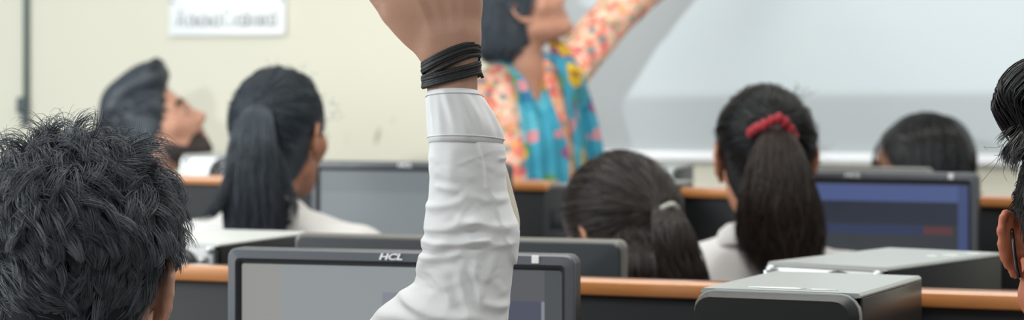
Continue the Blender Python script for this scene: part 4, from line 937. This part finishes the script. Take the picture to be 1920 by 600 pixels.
def bpost(D, P):
    z, y, x = P[..., 2], P[..., 1], np.abs(P[..., 0])
    keep = np.maximum(z - np.interp(y, [-.02, .02, .05, .075, .12], [-.025, -.042, -.066, -.052, -.046]), .0 - y)         # cheek line and front of the jaw
    mouth = .018 - np.sqrt((x / 1.3) ** 2 + (1.5 * (z + .0615)) ** 2 + .0 * y); mouth = np.where(y > .075, mouth * .6, -1)
    return np.maximum(np.maximum(D, keep), mouth)
mb = MB(); V, Q = sdf_mesh(pr, .0032, bpost); mb.add(V, Q, 0, p.M); mb.build('beard', M['beard'], p.o)
put_chair(p.root, -.9, 'maroon chair under the bearded man in profile')

# ------------------------------------------------------------------ the teacher
d = 5.75; hpT = (976, 22); HwT = W(*hpT, d); TY = P2 + .72; TB = Rz(TY); rootT = HwT - TB @ np.array([0, .03, 0]); rootT[2] = 0
tl = lambda q: TB.T @ (np.asarray(q, float) - rootT)
sh_l = (.140, .172)
eT, wT = tl(W(1172, 4, 5.96)), tl(W(1322, -108, 6.14)); eR, wR = tl(W(928, 310, 5.72)), tl(W(955, 420, 5.58))
da = (wT - eT) / np.linalg.norm(wT - eT)
hT = hand_prims(wT, da, (0, 0.3, 1), (0, 1, 0), .92, curl=(.1, .5, .8, 1.0)) + [cap(wT - da * .04, wT, .021, .02, k=.02)]
p = person('teacher in pink floral kurta and turquoise flowered scarf reaching towards the whiteboard', hpT, d, TY, -1.45, .56, .0, .94, True, .0, 'skin_teacher', seat=False, sh=sh_l, arms=[(eT, wT), (eR, wR)], extra_hand={0: hT}, hres=.003, nby=-.012, drop=(-.012, .052))
pr = p.shirt_prims + [ell((-.03, .015, 1.10), (.155, .125, .26), k=.06), cap((0, 0, .92), (0, .0, .5), .15, .20, k=.08)]
def tpost(D, P):
    D = np.maximum(D, .5 - P[..., 2]); x, y, z = P[..., 0], P[..., 1], P[..., 2]
    nd = np.linalg.norm((P - p.NB - (0, .015, 0))[..., :2], axis=-1) - .05; D = np.maximum(D, -np.maximum(nd, p.NB[2] - .03 - z))
    v = np.abs(x + .0) - (z - (p.zs - .115)) * .27; D = np.maximum(D, -np.maximum(np.maximum(v, .03 - y), (p.zs - .115) - z))
    for w_, e_ in ((wT, eT), (wR, eR)):
        dd = (w_ - e_) / np.linalg.norm(w_ - e_); D = np.maximum(D, np.where(np.linalg.norm(P - w_, axis=-1) < .12, (P - w_) @ dd + .02, -1))
    return D
mb = MB(); V, Q = sdf_mesh(pr, .008, tpost); V = V + .002 * np.sin(V @ np.array([40, 23, 61.]))[:, None] * np.array([.5, 1, .2]); mb.add(V, Q); p.shirt = mb.build('kurta', M['kurta'], p.o)
from mathutils.bvhtree import BVHTree
VWld = V @ TB.T + rootT; bv = BVHTree.FromPolygons([tuple(v) for v in VWld], [tuple(int(i) for i in q) for q in Q])
def strip(edges, n=44, m=18, folds=3, seed=0, mbx=None):
    Lp_ = spline([(a_, b_, 0) for a_, b_, _, _ in edges], n); Rp_ = spline([(c_, d_, 0) for _, _, c_, d_ in edges], n); rows = []; last = None; grid = np.zeros((n, m)); pts = np.zeros((n, m, 2))
    for i in range(n):
        for j in range(m):
            k = j / (m - 1); x, y = Lp_[i, 0] * (1 - k) + Rp_[i, 0] * k, Lp_[i, 1] * (1 - k) + Rp_[i, 1] * k; dr = W(x, y, 1) - np.array([0, 0, HC]); nn = np.linalg.norm(dr)
            h_ = bv.ray_cast(Vector((0, 0, HC)), Vector(dr / nn)); dep = h_[0].y if h_[0] is not None and h_[0].y < 5.95 else np.nan; grid[i, j] = dep; pts[i, j] = x, y
    g = np.where(np.isnan(grid), np.nanmax(grid), grid)
    for _ in range(6): gp = np.pad(g, 1, mode='edge'); g = np.minimum(g, (gp[1:-1, 1:-1] * 2 + gp[:-2, 1:-1] + gp[2:, 1:-1] + gp[1:-1, :-2] + gp[1:-1, 2:]) / 6)
    V_ = []
    for i in range(n):
        row = [W(pts[i, j, 0], pts[i, j, 1], g[i, j] - .010 - .006 * (1 + math.sin(j / (m - 1) * folds * 2 * P2 + seed + i * .03))) for j in range(m)]
        V_.append(row + [q + np.array([0, .004, 0]) for q in row[::-1]])
    mbx.grid((np.array(V_) - rootT) @ TB, wrap=True, cap=True)
mb = MB()
strip([(962, 62, 984, 66), (950, 105, 992, 100), (962, 150, 1022, 160), (974, 210, 1046, 220), (982, 270, 1064, 275), (988, 330, 1066, 335), (990, 400, 1068, 405), (992, 470, 1070, 475)], seed=.5, mbx=mb)
strip([(1026, 68, 1046, 72), (1032, 95, 1066, 92), (1048, 140, 1092, 140), (1060, 190, 1110, 190), (1070, 240, 1124, 240), (1080, 300, 1134, 300), (1084, 360, 1138, 360), (1086, 440, 1140, 440)], folds=2.4, seed=2.2, mbx=mb)
nb = p.NB; ring = [nb + np.array([.066 * math.sin(a_), .01 - .066 * math.cos(a_), .012 + .012 * math.cos(a_)]) for a_ in np.linspace(-2.1, 2.1, 26)]; mb.tube(ring, .016, 10)
mb.build('scarf', M['scarf'], p.o)
L_ = lambda a: [p.loc(W(*q)) for q in a]; mb = MB()
hair_cap(mb, .016, HL_F, -.10, M4=p.M, extra=(ell((0, -.05, .03), (.08, .07, .09), k=.03),)); gather(mb, p, (.0, -.12, -.05), 1300, o=.02, r=.0012)
tail(mb, L_([(962, -40, 5.74), (952, 0, 5.71), (945, 35, 5.68), (938, 65, 5.655), (933, 95, 5.64), (932, 122, 5.645)]), [.04, .052, .057, .058, .054, .03], 1300, r=.0012, flat=(1, .5), wob=.006)
mb.build('hair', M['hair_hazed'], p.o)
put_chair((W(1945, 540, 4.0)[0], 4.0 + .23), -.3, 'maroon chair back showing beside the right-edge student below his ear', 1.045)
